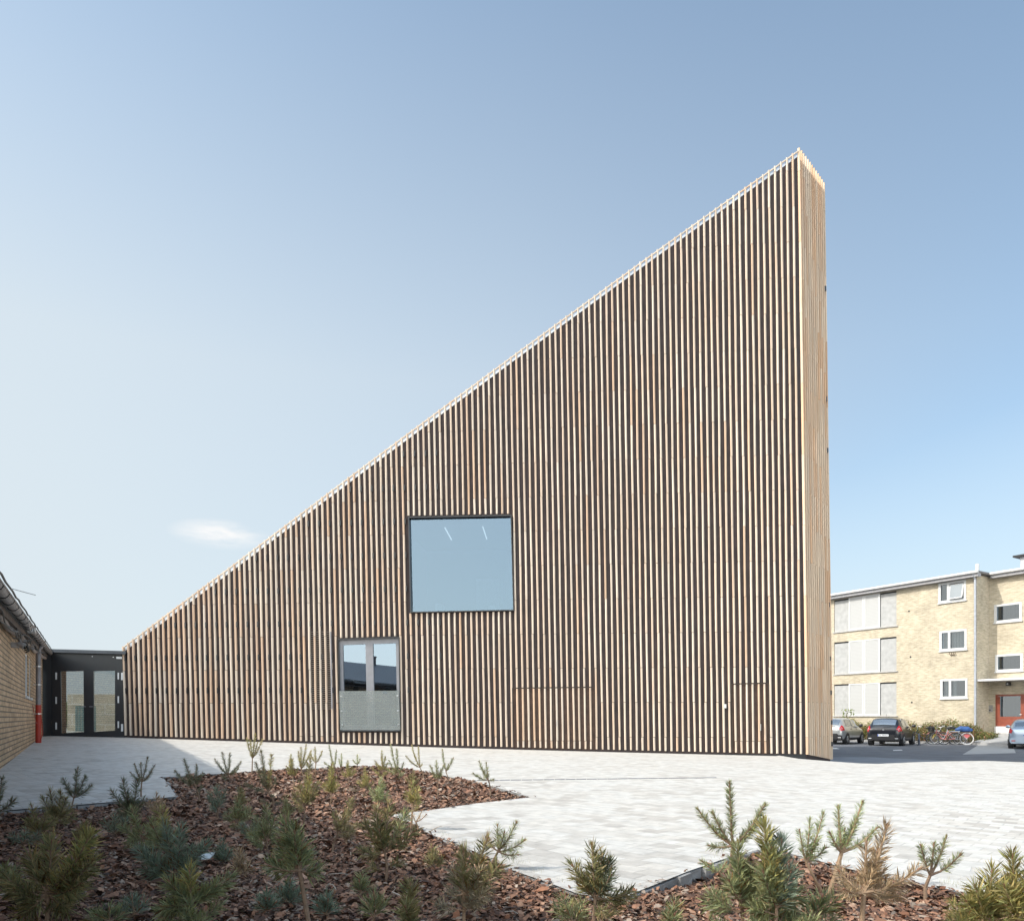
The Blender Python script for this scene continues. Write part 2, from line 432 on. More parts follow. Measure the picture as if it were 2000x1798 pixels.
# kerb stones round the planting bed: a row of rough blocks standing in the edge
kb = MB(); dense = []
for i in range(len(BED)):
    a = Vector(BED[i]); b_ = Vector(BED[(i + 1) % len(BED)]); l = (b_ - a).length
    k = max(1, int(l / random.uniform(.11, .17)))
    for j in range(k): dense.append(a + (b_ - a) * (j / k))
cen = Vector((0, 3))
for i in range(len(dense)):
    a = dense[i]; b_ = dense[(i + 1) % len(dense)]
    if a.y < 1.2 or (b_ - a).length < .02: continue
    d = (b_ - a).normalized(); nn = Vector((d.y, -d.x))
    if not inpoly(*(((a + b_) / 2) + nn * .03), BED): nn = -nn
    o = nn * random.uniform(-.004, .030); q = d * .004
    z = gz(*a) - .004; r = random.uniform(-.008, .002)
    p = [a + q + o, b_ - q + o, b_ - q - nn * .05, a + q - nn * .05]
    kb.hexa([(v.x, v.y, z - .22) for v in p] + [(v.x, v.y, z + r) for v in p])
ko = kb.build('bed_edge_stones', KERB); tag(ko, kind='structure')
# planting bed soil
V2, T = region(BED, [], fill_pts(-9, 8, .8, 14, .12))
def bdep(x, y): return .016 + .060 * np.exp(-((x - 1.15) ** 2 + (y - 4.0) ** 2) / .55) + .035 * np.exp(-((x + 4.2) ** 2 + (y - 6.6) ** 2) / 5.0)
def bedz(x, y):
    return gz(x, y) - float(bdep(x, y)) - .012 + .022 * math.sin(x * 2.1 + 1.3 * math.sin(y * 1.7)) * math.cos(y * 1.9 + x)
def bedz_np(x, y): return gz_np(x, y) - bdep(x, y) - .012 + .022 * np.sin(x * 2.1 + 1.3 * np.sin(y * 1.7)) * np.cos(y * 1.9 + x)
sm = MB(); sm.add([(x, y, bedz(x, y)) for x, y in V2], T)
so = sm.build('planting_bed_soil', SOIL, smooth=True); tag(so, kind='structure')
# bark chips
def chips(n):
    Z = 1.6 * (14.0 / 1.6) ** rng.random(n * 2) ** .92
    X = (rng.random(n * 2) * 2 - 1) * (.80 * Z + .6)
    ex, ez = X + rng.normal(0, .035, len(X)) * (rng.random(len(X)) < .12), Z + rng.normal(0, .035, len(X)) * (rng.random(len(X)) < .12)
    k = inpoly_np(X, Z, BED); X, Z = ex, ez; X = X[k][:n]; Z = Z[k][:n]; n = len(X)
    L = np.exp(rng.normal(-.12, .55, n)).clip(.3, 1.9) * (.0165 + .0022 * Z); W = L * rng.uniform(.3, .7, n)
    big = rng.random(n) < .03; L[big] *= 1.7; W[big] *= 1.5
    th = rng.random(n) * 2 * math.pi
    d = np.stack([np.cos(th), np.sin(th), rng.normal(0, .38, n)], 1); d /= np.linalg.norm(d, axis=1)[:, None]
    s = np.stack([-np.sin(th), np.cos(th), rng.normal(0, .42, n)], 1); s /= np.linalg.norm(s, axis=1)[:, None]
    up = np.cross(d, s)
    out = ~inpoly_np(X, Z, BED)
    c = np.stack([X, Z, np.where(out, gz_np(X, Z) + .004, bedz_np(X, Z)) + np.where(out, .15, 1.0) * rng.random(n) ** 1.5 * .034], 1)
    bend = rng.uniform(.05, .3, n) * W
    P = []
    for a, b_, k2 in ((-.5, -.42, 0), (-.5, .42, 0), (-.05, -.55, 1), (.1, .5, 1), (.5, -.3, .2), (.46, .36, .2)):
        jl = a + rng.normal(0, .07, n); jw = b_ + rng.normal(0, .09, n)
        P.append(c + d * (L * jl)[:, None] + s * (W * jw)[:, None] + up * (bend * k2)[:, None])
    V = np.stack(P, 1).reshape(-1, 3)
    base = np.arange(n)[:, None] * 6
    Fq = np.concatenate([base + np.array([0, 2, 3, 1]), base + np.array([2, 4, 5, 3])], 1).reshape(-1, 4)
    pal = np.array([(.30, .155, .095), (.22, .11, .07), (.40, .235, .155), (.13, .07, .048), (.36, .28, .22), (.075, .045, .035), (.27, .12, .065), (.46, .31, .22)])
    pr = np.array([.22, .2, .15, .16, .08, .09, .07, .03])
    col = pal[rng.choice(len(pal), n, p=pr)] * rng.uniform(.5, 1.1, (n, 1))
    return V, Fq, np.repeat(col, 6, 0)
V, Fq, cc = chips(300000)
bo = npmesh('bark_mulch', BARK, V, Fq, 4, cc)
tag(bo, 'loose red brown bark chips covering the planting bed between the young pines', 'bark mulch', kind='stuff')

# ground to the horizon, car park
g = MB(); g.box(-900, 900, -900, 900, CZ - 3.2, CZ - 1.75); tag(g.build('ground', ASPH), kind='structure')
AP = Frame((25.8, 42.0), (.519, -.855), CZ - 1.5)     # facade line of the flats
def sheet(frame, pts, z, th, m, name):
    mb = MB(); a = [(x, y, z) for x, y in pts]; b_ = [(x, y, z - th) for x, y in pts]
    mb.prism(b_, a); o = mb.build(name, m); o.location = frame.loc(); o.rotation_euler = (0, 0, frame.rz)
    return tag(o, kind='structure')
sheet(AP, [(-30, -22), (26, -22), (26, .4), (-30, .4)], 0.0, .2, ASPH, 'car_park_asphalt')
def ap_ground(px, py, z=0.0):
    u, v = ray(px, py); Z = (AP.z0 + z - CZ) / v; x, y = u * Z, Z
    return ((x - AP.o[0]) * AP.d[0] + (y - AP.o[1]) * AP.d[1], (x - AP.o[0]) * AP.n[0] + (y - AP.o[1]) * AP.n[1])
def ap_poly(pts, z=0.0): return [ap_ground(x, y, z) for x, y in pts]
sheet(AP, ap_poly([(1560, 1478), (1700, 1478), (1860, 1486), (2080, 1492), (2080, 1540), (1500, 1540)]), .004, .004, ASPH2, 'pale_asphalt_strip')
sheet(AP, ap_poly([(1917, 1451), (1975, 1450), (1984, 1470), (1880, 1473)]), .008, .004, SLAB, 'entrance_path_slabs')
for i, q in enumerate(([(1625, 1460), (1634, 1460), (1640, 1462), (1625, 1462)], [(1744, 1464), (1761, 1463.4), (1763, 1465), (1745, 1465.4)])):
    sheet(AP, ap_poly(q), .006, .004, WHITE, 'parking_mark')

# ------------------------------------------------------------------ the slatted gable building
A = (-12.65, 23.45); B = (8.82, 21.5)
FA = Frame(A, (B[0] - A[0], B[1] - A[1]), CZ - .6)
LAB = math.hypot(B[0] - A[0], B[1] - A[1])
hall = empty('timber_slatted_hall', FA.loc(), FA.rz, 'tall wedge shaped hall clad in upright larch battens with a steep rising roofline', 'building')
ZG = -.3
def klean(t): return .027 + (.0135 - .027) * min(1, max(0, t / LAB))
def tprime(s, z): 
    t = s
    for _ in range(3): t = s + klean(t) * (z - ZG)
    return t
def sx_at(t, z): return t - klean(t) * (z - ZG)
# top line
tl = [FA.px(*p) for p in ((240, 1264), (480, 1085), (700, 919), (1000, 697), (1270, 500), (1440, 379), (1566, 290))]
tl = [(tprime(p[0], p[2]), p[2]) for p in tl]
def ztop(t):
    if t <= tl[0][0]: i = 0
    else: i = next((k for k in range(len(tl) - 1) if tl[k][0] <= t <= tl[k + 1][0]), len(tl) - 2)
    (a, za), (b_, zb) = tl[i], tl[i + 1]
    return za + (zb - za) * (t - a) / (b_ - a)
def zbase(t):
    x, y = FA.world(t, 0); return gz(x, y - .2) - FA.z0
def opening(q):                       # px corners TL,TR,BR,BL -> in t',z
    p = [FA.px(*c) for c in q]
    return [(tprime(a[0], a[2]), a[2]) for a in p]
W_BIG = [(797, 1009), (999, 1005), (1004, 1192), (801, 1196)]
W_DOOR = [(660, 1247), (780, 1243), (783, 1428), (664, 1428)]
OPS = [opening(W_BIG), opening(W_DOOR)]
S_DOORS = [opening([(1001, 1343), (1161, 1341), (1164, 1475), (1003, 1475)]), opening([(1428, 1335), (1499, 1333), (1502, 1476), (1431, 1476)])]
def tol(q): return min(q[0][0], q[3][0]), max(q[1][0], q[2][0])
def zlow(q, t):
    a, b_ = q[3], q[2]; return a[1] + (b_[1] - a[1]) * (t - a[0]) / (b_[0] - a[0])
def zhigh(q, t):
    a, b_ = q[0], q[1]; return a[1] + (b_[1] - a[1]) * (t - a[0]) / (b_[0] - a[0])
def woodcol(warm):
    r = random.random()
    if r < .06 + .45 * warm: c = (.64, .455, .32)
    elif r < .5: c = (.66, .52, .40)
    else: c = (.68, .57, .46)
    k = random.uniform(.9, 1.08); return tuple(x * k for x in c)
PIT = .17365; SW = .056; SD = .070
def piece(mb, pts, w, d0, d1, col):
    """batten along pts (x,z) centreline; front edge chamfered"""
    c = .012
    prof = [(-w / 2, d0), (-w / 2, d1 + .010), (-w / 2 + .013, d1), (w / 2 - .028, d1 + .001), (w / 2, d1 + .018), (w / 2, d0)]
    n = len(prof); vs = []; fs = []
    for (x, z) in pts:
        for (px_, py_) in prof: vs.append((x + px_, py_, z))
    for i in range(len(pts) - 1):
        for k in range(n - 1):
            fs.append((i * n + k, (i + 1) * n + k, (i + 1) * n + k + 1, i * n + k + 1))
    fs.append(tuple(range(n))); fs.append(tuple(range((len(pts) - 1) * n, len(pts) * n))[::-1])
    mb.add(vs, fs, col)
def run_batten(mb, t, z0, z1, ph, warm, d0=-.004, d1=-SD):
    seg = 2.12; k0 = math.floor((z0 - ph) / seg); cuts = [z0]
    k = k0 + 1
    while ph + k * seg < z1 - .15:
        if ph + k * seg > z0 + .15: cuts.append(ph + k * seg)
        k += 1
    cuts.append(z1)
    bow = random.uniform(-.004, .004)
    for a, b_ in zip(cuts[:-1], cuts[1:]):
        n = max(1, int((b_ - a) / .7)); ofs = random.uniform(-.004, .004); tilt = random.uniform(-.005, .005)
        low = max(0, 1.6 - a) if a < 1.6 else 0
        pts = []
        for i in range(n + 1):
            z = a + (b_ - a - .014) * i / n
            wob = math.sin(z * 1.3 + t * 5.3) * .0032 * (1 + 1.2 * (t < 12 and z < 1.6))
            pts.append((sx_at(t, z) + ofs + tilt * (i / n - .5) + wob, z))
        piece(mb, pts, SW * random.uniform(.95, 1.04), d0, d1 + random.uniform(-.004, .004), woodcol(warm))
front = MB(); dleaf = [MB(), MB()]; deck = MB(); brk = MB()
nsl = int(LAB / PIT)
for i in range(nsl + 1):
    t = .045 + i * PIT
    if t > LAB - .05: break
    warm = max(0, 1 - t / 11) * .9
    zt = ztop(t) + .02; zb = zbase(t) + .075
    spans = [(zb, zt)]
    for q in OPS:
        l, r = tol(q)
        if l - .035 < t < r + .035:
            lo, hi = zlow(q, t) - .02, zhigh(q, t) + .02
            spans = [x for a, b_ in spans for x in ((a, min(b_, lo)), (max(a, hi), b_)) if x[1] - x[0] > .03]
    dj = None
    for j, q in enumerate(S_DOORS):
        l, r = tol(q)
        if l < t < r: dj = (j, zhigh(q, t))
    for a, b_ in spans:
        if dj and a < dj[1] < b_:
            run_batten(dleaf[dj[0]], t, a, dj[1] - .012, 2.0, .25 + warm, d1=-SD + .006)
            run_batten(front, t, dj[1] + .012, b_, (i % 2) * 1.06, warm)
        else: run_batten(front, t, a, b_, (i % 2) * 1.06, warm)
    # roof lath carried on behind each batten, and the dark fixing brackets in every other gap
    x = sx_at(t, zt); z = zt - .03
    deck.hexa([(x - .03, 0.13, z - .13), (x + .035, .13, z - .09), (x + .035, .9, z - .09), (x - .03, .9, z - .13),
               (x - .03, 0.13, z - .08), (x + .035, .13, z - .04), (x + .035, .9, z - .04), (x - .03, .9, z - .08)], woodcol(.1))
    if i % 2 == 0 and t < 10.5:
        for r_ in range(1, 16):
            zz = r_ * 1.06 + .4
            if zz < zt - .3 and not any(tol(q)[0] < t + .1 and t < tol(q)[1] and zlow(q, t) < zz < zhigh(q, t) for q in OPS):
                xx = sx_at(t, zz); brk.box(xx + SW / 2 + .001, xx + SW / 2 + .045, -.055, -.004, zz - .09, zz + .09)
front.build('batten_cladding', WOOD, hall); DLEAF = []
brk.each('fixing_bracket', BLACKM, hall)
deck.each('roof_lath', WOOD, hall)
for j, m_ in enumerate(dleaf):
    q = S_DOORS[j]; l, r = tol(q)
    leaf = m_.build('service_door', WOOD, hall, label=('wide hidden double door cut into the battens', 'narrow hidden door cut into the battens')[j])
    tr = MB(); DLEAF.append(leaf)
    zz = zhigh(q, l); a = sx_at(l, zz); c = sx_at(r, zhigh(q, r))
    tr.box(a, c, -SD + .01, -.03, zz - .006, zz + .006)
    for e in ((l, r) if j else (l, (l + r) / 2, r)):
        x0, x1 = sx_at(e, zbase(e) + .1), sx_at(e, zz)
        tr.tube([(x0, -.05, zbase(e) + .1), (x1, -.05, zz)], .008, 5)
    tr.build('door_trim', simple('trim_brown', (.05, .038, .03), .6), leaf)
    hd = MB(); e = r - .25 if j else (l + r) / 2 + .1
    x = sx_at(e, 1.0); hd.tube([(x, -SD - .04, .75 + zbase(e)), (x, -SD - .04, .95 + zbase(e))], .011, 6)
    hd.tube([(x, -SD - .04, .76 + zbase(e)), (x, -.06, .76 + zbase(e))], .007, 5); hd.tube([(x, -SD - .04, .94 + zbase(e)), (x, -.06, .94 + zbase(e))], .007, 5)
    hd.build('door_handle', STEEL, leaf)
# warm brown board behind the doors' battens, black board elsewhere
outline = [(sx_at(0, -1.2), -1.2), (sx_at(LAB, -1.2), -1.2)]
for k in range(len(tl) - 1, -1, -1):
    t = tl[k][0] if k < len(tl) - 1 else LAB
    outline.append((sx_at(t, ztop(t)), ztop(t) - .15))
holes = [[(sx_at(a, b_), b_) for a, b_ in q] for q in OPS]
Vw, Tw = region(outline, holes)
wl = MB(); wl.add([(x, 0, z) for x, z in Vw], Tw)
for h in holes:                             # reveals
    for i in range(4):
        (x0, z0), (x1, z1) = h[i], h[(i + 1) % 4]
        wl.quad((x0, 0, z0), (x1, 0, z1), (x1, .28, z1), (x0, .28, z0))
wl.build('backing_wall', DARK, hall)
for bi, q in enumerate(S_DOORS):
    bw = MB()
    l, r = tol(q)
    p = [(sx_at(l, 0), zbase(l) + .05), (sx_at(r, 0), zbase(r) + .05), (sx_at(r, q[1][1]), q[1][1]), (sx_at(l, q[0][1]), q[0][1])]
    bw.prism([(x, -.003, z) for x, z in p][::-1], [(x, -.018, z) for x, z in p][::-1])
    bw.build('door_backing_board', simple('dark_brown_board', (.050, .028, .020), .8, var=.3), DLEAF[bi])
# rake: pale capping board behind the batten tops, grey flashing below it
cap = MB(); fl = MB()
nn_ = 60
for k in range(nn_):
    t0, t1 = LAB * k / nn_, LAB * (k + 1) / nn_
    p = [(sx_at(t, ztop(t)), ztop(t)) for t in (t0, t1)]
    def strip(mb, y0, y1, a, b_, col=None):
        mb.hexa([(p[0][0], y0, p[0][1] + a), (p[1][0], y0, p[1][1] + a), (p[1][0], y1, p[1][1] + a), (p[0][0], y1, p[0][1] + a),
                 (p[0][0], y0, p[0][1] + b_), (p[1][0], y0, p[1][1] + b_), (p[1][0], y1, p[1][1] + b_), (p[0][0], y1, p[0][1] + b_)], col)
    strip(cap, -SD + .008, -.01, -.050, -.012, woodcol(.1))
    strip(fl, -.009, .12, -.165, -.095)
cap.build('rake_board', WOOD, hall); fl.build('roof_flashing', FLASH, hall)
# rest of the volume
def topz_world(x, y):       # roof plane through A, B, and level along B->C
    return None
C_ = at(1607, 355, 23.2); C2 = (C_.x + .25, 23.2)
C2 = (((1622 - CX) / F) * 23.2, 23.2)
ZB = ztop(LAB) - .16; ZC = (C_.z - FA.z0) - .2
def loc(x, y):
    dx, dy = x - A[0], y - A[1]
    return dx * FA.d[0] + dy * FA.d[1], dx * FA.n[0] + dy * FA.n[1]
Cl = loc(*C2); bodym = MB()
E = loc(9.1, 33.0); D = loc(-7.0, 32.0)
topL = lambda p, z: (p[0] - .0135 * (z - ZG), p[1], z)
zD = ztop(0) - .2; zE = ZC
Al = (0, .005); Bl = (LAB, .005)
pts = [(Bl, ZB), (Cl, ZC), (E, zE), (D, zD), (Al, ztop(0) - .16)]
for i in range(4):
    (p, z), (q, w) = pts[i], pts[i + 1]
    bodym.quad((p[0], p[1], -1.4), (q[0], q[1], -1.4), topL(q, w), topL(p, z))
bodym.build('rear_walls', DARK, hall)
rm = MB(); rp = [topL(p, z) for p, z in pts]
rp[0] = (sx_at(LAB, ZB), .005, ZB); rp[4] = (sx_at(0, 2.4), .005, ztop(0) - .16)
midp = [(sx_at(t, ztop(t)), .005, ztop(t) - .16) for t in (4, 8, 12, 16, 19)]
rm.add([rp[4]] + midp + [rp[0], rp[1], rp[2], rp[3]], [(0, 1, 9), (1, 2, 9), (2, 3, 9), (3, 4, 9), (4, 5, 9), (5, 6, 9), (6, 7, 8), (6, 8, 9)])
rm.build('roof', FLASH, hall)
# side wall battens B -> C
side = MB(); sl = math.hypot(Cl[0] - LAB, Cl[1]); dx, dy = (Cl[0] - LAB) / sl, Cl[1] / sl; nx, ny = dy, -dx
NS = 13
for i in range(NS):
    f = (i + .0) / (NS - 1) * sl
    zt0 = FA.px(1566 + (1606 - 1566) * i / (NS - 1), 290 + (358 - 290) * i / (NS - 1), f * dy)[2]
    x, y = FA.world(LAB + f * dx, f * dy); zb = gz(x, y - .3) - FA.z0 - .16 * i / (NS - 1) + .06
    z = zb; k = 0
    while z < zt0 - .1:
        ze = min(zt0, (math.floor((z + .01 - (i % 2) * 1.06) / 2.12) + 1) * 2.12 + (i % 2) * 1.06)
        col = tuple(min(.85, v * m) for v, m in zip(woodcol(.5), (1.06, .97, .87))); n = 3
        cx, cy = LAB + f * dx, f * dy
        ring = []
        for zz in (z, ze - .008):
            o = -.0135 * (zz - ZG) + random.uniform(-.003, .003)
            w, d = SW / 2 * .9, SD
            for (a, b_) in ((-w, .002), (-w, d - .012), (-w + .012, d), (w - .012, d), (w, d - .012), (w, .002)):
                ring.append((cx + a * dx + b_ * nx + o, cy + a * dy + b_ * ny, zz))
        fs = [(j, 6 + j, 6 + (j + 1), j + 1) for j in range(5)] + [tuple(range(6)), tuple(range(6, 12))[::-1]]
        side.add(ring, fs, col)
        z = ze
side.build('side_batten_cladding', WOOD, hall)
plinth = MB(); plinth.box(0, LAB - .02, -.012, .0, -1.3, zbase(LAB) + .06)
plinth.build('plinth', BLACKM, hall)
# windows
def pxquad(frame, q, off): return [frame.px(x, y, off) for x, y in q]
def lerp_q(q, a, b_):                     # point in quad (TL,TR,BR,BL) at u (right) v (down)
    t = [q[0][i] + (q[1][i] - q[0][i]) * a for i in range(len(q[0]))]; s = [q[3][i] + (q[2][i] - q[3][i]) * a for i in range(len(q[0]))]
    return tuple(t[i] + (s[i] - t[i]) * b_ for i in range(len(t)))
def frame_ring(mb, q, wl_, wr, wt, wb, y0, y1):
    """rectangular frame in local x-z with thickness y0..y1; q local pts TL,TR,BR,BL"""
    o = [(p[0], p[2]) for p in q]
    i_ = [(o[0][0] + wl_, o[0][1] - wt), (o[1][0] - wr, o[1][1] - wt), (o[2][0] - wr, o[2][1] + wb), (o[3][0] + wl_, o[3][1] + wb)]
    for k in range(4):
        a, b_, c, d = o[k], o[(k + 1) % 4], i_[(k + 1) % 4], i_[k]
        lo = [(a[0], y0, a[1]), (b_[0], y0, b_[1]), (c[0], y0, c[1]), (d[0], y0, d[1])]
        hi = [(x, y1, z) for x, _, z in lo]
        mb.prism(lo, hi)
    return i_
def pane(mb, i_, y, th=.012):
    a = [(x, y, z) for x, z in i_]; mb.prism(a, [(x, y + th, z) for x, _, z in a])
q = pxquad(FA, W_BIG, -.12)
fm = MB(); inner = frame_ring(fm, q, .035, .03, .035, .03, -.125, .1); 
wo = fm.build('large_window', BLACKM, hall)
gm = MB(); pane(gm, inner, .0); gm.build('glass', GLASS_BIG, wo)
# room behind the big window with two ceiling light strips
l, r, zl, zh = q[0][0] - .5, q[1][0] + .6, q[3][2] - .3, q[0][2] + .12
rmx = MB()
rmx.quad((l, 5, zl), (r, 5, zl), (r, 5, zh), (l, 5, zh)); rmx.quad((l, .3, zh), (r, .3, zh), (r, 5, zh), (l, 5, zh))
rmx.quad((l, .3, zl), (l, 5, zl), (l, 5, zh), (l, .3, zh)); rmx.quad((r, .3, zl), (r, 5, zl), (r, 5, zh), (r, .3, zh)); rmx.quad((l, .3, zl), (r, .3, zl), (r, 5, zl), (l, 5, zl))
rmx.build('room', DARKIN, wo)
bx3 = MB()
for (xa, xb, ya, yb, o_) in ((850, 863, 1178, 1196, .6), (953, 967, 1182, 1196, .6)):
    a_ = FA.px(xa, ya, o_); b3 = FA.px(xb, yb, o_); bx3.bbox(a_[0], b3[0], o_, o_ + .3, b3[2], a_[2], .02)
bx3.each('white_box', WHITE, wo)
bx3 = MB(); a_ = FA.px(930, 1130, 2.5); b3 = FA.px(975, 1196, 2.5); bx3.box(a_[0], b3[0], 2.5, 3.0, b3[2], a_[2]); bx3.build('cabinet', simple('cabinet_grey', (.25, .27, .29), .7), wo)
for (pa, pb, lb) in (((868, 1031), (881, 1055), 'left'), ((942, 1030), (950, 1053), 'right')):
    lm = MB(); p0 = FA.px(pa[0], pa[1], 1.0); p1 = FA.px(pb[0], pb[1], 2.6); zl_ = (p0[2] + p1[2]) / 2; x0 = p1[0]; x1 = p0[0]
    lm.hexa([(x0, 2.6, zl_), (x0 + .03, 2.6, zl_), (x1 + .03, 1.0, zl_), (x1, 1.0, zl_), (x0, 2.6, zl_ + .04), (x0 + .03, 2.6, zl_ + .04), (x1 + .03, 1.0, zl_ + .04), (x1, 1.0, zl_ + .04)])
    o = lm.build('ceiling_lamp', emit_mat('lamp_' + lb, (1, .98, .94), 1.15)); o.location = FA.loc(); o.rotation_euler = (0, 0, FA.rz)
    tag(o, 'thin lit strip lamp behind the large window pane, the %s one of two' % lb, 'ceiling lamp', 'strip lamps behind the large window')
# french window with glass balustrade
q = pxquad(FA, W_DOOR, -.10)
fm = MB(); inner = frame_ring(fm, q, .02, .02, .035, .02, -.125, .12); wd = fm.build('french_window', BLACKM, hall)
q2 = [(inner[0][0], 0, inner[0][1]), (inner[1][0], 0, inner[1][1]), (inner[2][0], 0, inner[2][1]), (inner[3][0], 0, inner[3][1])]
for k in range(2):
    a0, a1 = (0, .5) if k == 0 else (.5, 1)
    qq = [lerp_q(q2, a0, 0), lerp_q(q2, a1, 0), lerp_q(q2, a1, 1), lerp_q(q2, a0, 1)]
    lf = MB(); ii = frame_ring(lf, qq, .11 if k == 0 else .12, .12 if k == 0 else .11, .15, .19, -.035 + .0, .04)
    lo = lf.build('door_leaf', ANTH, wd); pm_ = MB(); pane(pm_, ii, .01); pm_.build('glass', GLASS_DOOR, lo)
hm = MB(); x = (q2[0][0] + q2[1][0]) / 2 + .03; z = q2[3][2] + 1.05
hm.tube([(x, -.08, z), (x, -.08, z - .0), (x + .1, -.08, z)], .012, 6); hm.tube([(x, -.035, z), (x, -.08, z)], .012, 6)
hm.build('door_handle', STEEL, wd)
inn = MB(); inn.box(q2[0][0] - .1, q2[1][0] + .1, .35, .4, q2[3][2] - .1, q2[0][2] + .1); inn.build('dark_blind', DARKIN, wd)
frost, nt_, bb = mat('frosted_balustrade')
nt_.nodes.remove(bb)
g1 = N(nt_, 'ShaderNodeBsdfGlossy'); g1.inputs['Roughness'].default_value = .02; g1.inputs['Color'].default_value = (.85, .95, 1, 1)
d1_ = N(nt_, 'ShaderNodeBsdfDiffuse'); d1_.inputs['Color'].default_value = (.42, .47, .47, 1)
t1 = N(nt_, 'ShaderNodeBsdfTransparent')
m1 = N(nt_, 'ShaderNodeMixShader'); m1.inputs[0].default_value = .34; m2 = N(nt_, 'ShaderNodeMixShader'); m2.inputs[0].default_value = .28
nt_.links.new(t1.outputs[0], m1.inputs[1]); nt_.links.new(d1_.outputs[0], m1.inputs[2])
nt_.links.new(m1.outputs[0], m2.inputs[1]); nt_.links.new(g1.outputs[0], m2.inputs[2])
nt_.links.new(m2.outputs[0], nt_.nodes['Material Output'].inputs['Surface'])
bq = pxquad(FA, [(663, 1349), (779, 1348), (782, 1425), (665, 1425)], -.16)
bm = MB(); bm.prism([(p[0], -.16, p[2]) for p in bq], [(p[0], -.176, p[2]) for p in bq])
bal = bm.build('glass_balustrade', frost, wd)
fx = MB()
for p in ((666, 1359), (667, 1388), (668, 1415), (776, 1358), (777, 1387), (778, 1414)):
    c = FA.px(*p, -.18); fx.tube([(c[0], -.10, c[2]), (c[0], -.19, c[2])], .022, 10)
fx.each('glass_fixing', STEEL, bal)
# ventilation louvre behind the battens
a = FA.px(606, 1234); b_ = FA.px(643, 1384, 0); lv = MB(); z = b_[2]
while z < a[2]:
    x0 = sx_at(tprime(*(a[0], a[2])), z)
    lv.hexa([(x0, -.06, z), (x0 + .70, -.06, z), (x0 + .70, -.006, z + .006), (x0, -.006, z + .006), (x0, -.06, z + .010), (x0 + .70, -.06, z + .010), (x0 + .70, -.006, z + .018), (x0, -.006, z + .018)])
    z += .066
lv.build('ventilation_louvre', simple('louvre_brown', (.20, .165, .14), .5), hall)
mg = MB(); x0 = sx_at(tprime(a[0], a[2]), a[2]) + .70
mg.hexa([(x0 + .02, -.09, b_[2]), (x0 + .06, -.09, b_[2]), (x0 + .06, -.004, b_[2]), (x0 + .02, -.004, b_[2])] + [(x0 - .03, -.09, a[2]), (x0 + .01, -.09, a[2]), (x0 + .01, -.004, a[2]), (x0 - .03, -.004, a[2])])
mg.build('louvre_frame', simple('louvre_grey', (.24, .23, .235), .5), hall)
# little cable ends and a small box on the cladding, seen between battens
cb = MB(); p = FA.px(1416, 1379, -SD); cb.box(p[0] - .035, p[0] + .035, -SD - .02, -.01, p[2] - .05, p[2] + .07)
cb.build('key_box', STEEL, hall)
# blackened strip of scorched board beside the narrow door and along the corner
# dark pins on the rear edge of the side wall
pn = MB()
for (x, y) in ((1610, 300 + 265), (1612, 780), (1614, 880), (1617, 1181), (1619, 1286), (1621, 1352), (1622, 1410), (1623, 1452)):
    c = at(x - 3, y, 23.1); c = (loc(c.x, c.y)[0], loc(c.x, c.y)[1] , c.z - FA.z0)
    pn.box(c[0] + .03, c[0] + .09, c[1] - .06, c[1] + .02, c[2] - .07, c[2] + .07)
pn.each('hinge_pin', BLACKM, hall)
# thin dark grey strip across the plaza paving
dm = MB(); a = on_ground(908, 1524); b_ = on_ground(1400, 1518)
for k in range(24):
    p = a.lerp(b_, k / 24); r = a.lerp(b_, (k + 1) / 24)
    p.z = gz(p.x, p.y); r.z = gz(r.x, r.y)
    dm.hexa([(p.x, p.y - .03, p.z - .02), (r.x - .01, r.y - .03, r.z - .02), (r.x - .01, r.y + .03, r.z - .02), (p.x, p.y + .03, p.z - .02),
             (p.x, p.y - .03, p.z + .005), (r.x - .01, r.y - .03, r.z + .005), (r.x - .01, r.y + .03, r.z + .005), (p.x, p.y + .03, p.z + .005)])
tag(dm.build('dark_paving_strip', simple('strip_dark_grey', (.14, .145, .16), .6)), 'thin dark line running across the pale stone paving', 'drain')
# ------------------------------------------------------------------ old brick house on the left
LB = Frame((-7.14, 10.0), (-.607, 1.0), CZ - .70)          # x runs away from the camera, y into the house
house = empty('brick_house', LB.loc(), LB.rz, 'low tan brick house with a tiled roof at the left edge of the forecourt', 'house')
xe = LB.sx(86); xs = -13.5
_e0 = LB.px(0, 1124, -.26); _e1 = LB.px(95, 1268, -.20)
def eave(x): return _e0[2] + (_e1[2] - _e0[2]) * (x - _e0[0]) / (_e1[0] - _e0[0]) + .03
wins = []
for (pa, pb, ya, yb) in ((49.5, 63, 1272, 1358), (66, 69.5, 1290, 1355)):
    a = LB.sx(pa); b_ = a + .95; zt = LB.px(pa, ya)[2]; zb = LB.px(pa, yb)[2]
    wins.append([(a, zb), (b_, zb), (b_, zt), (a, zt)])
wins[1] = [(x + 1.25 - .0, z) for x, z in wins[0]]
wins[1] = [(wins[0][1][0] + .55 + (0, .7, .7, 0)[i], wins[0][i][1]) for i in range(4)]
for xx in (-9.0, -5.6, -2.2):
    wins.append([(xx, 1.2), (xx + 1.3, 1.2), (xx + 1.3, 2.3), (xx, 2.3)])
ol = [(xs, -.5), (xe, -.5), (xe, eave(xe) - .12), (xs, eave(xs) - .12)]
Vw, Tw = region(ol, wins)
wm = MB(); wm.add([(x, 0, z) for x, z in Vw], Tw)
for h in wins:
    for i in range(4):
        (x0, z0), (x1, z1) = h[i], h[(i + 1) % 4]; wm.quad((x0, 0, z0), (x1, 0, z1), (x1, .12, z1), (x0, .12, z0))
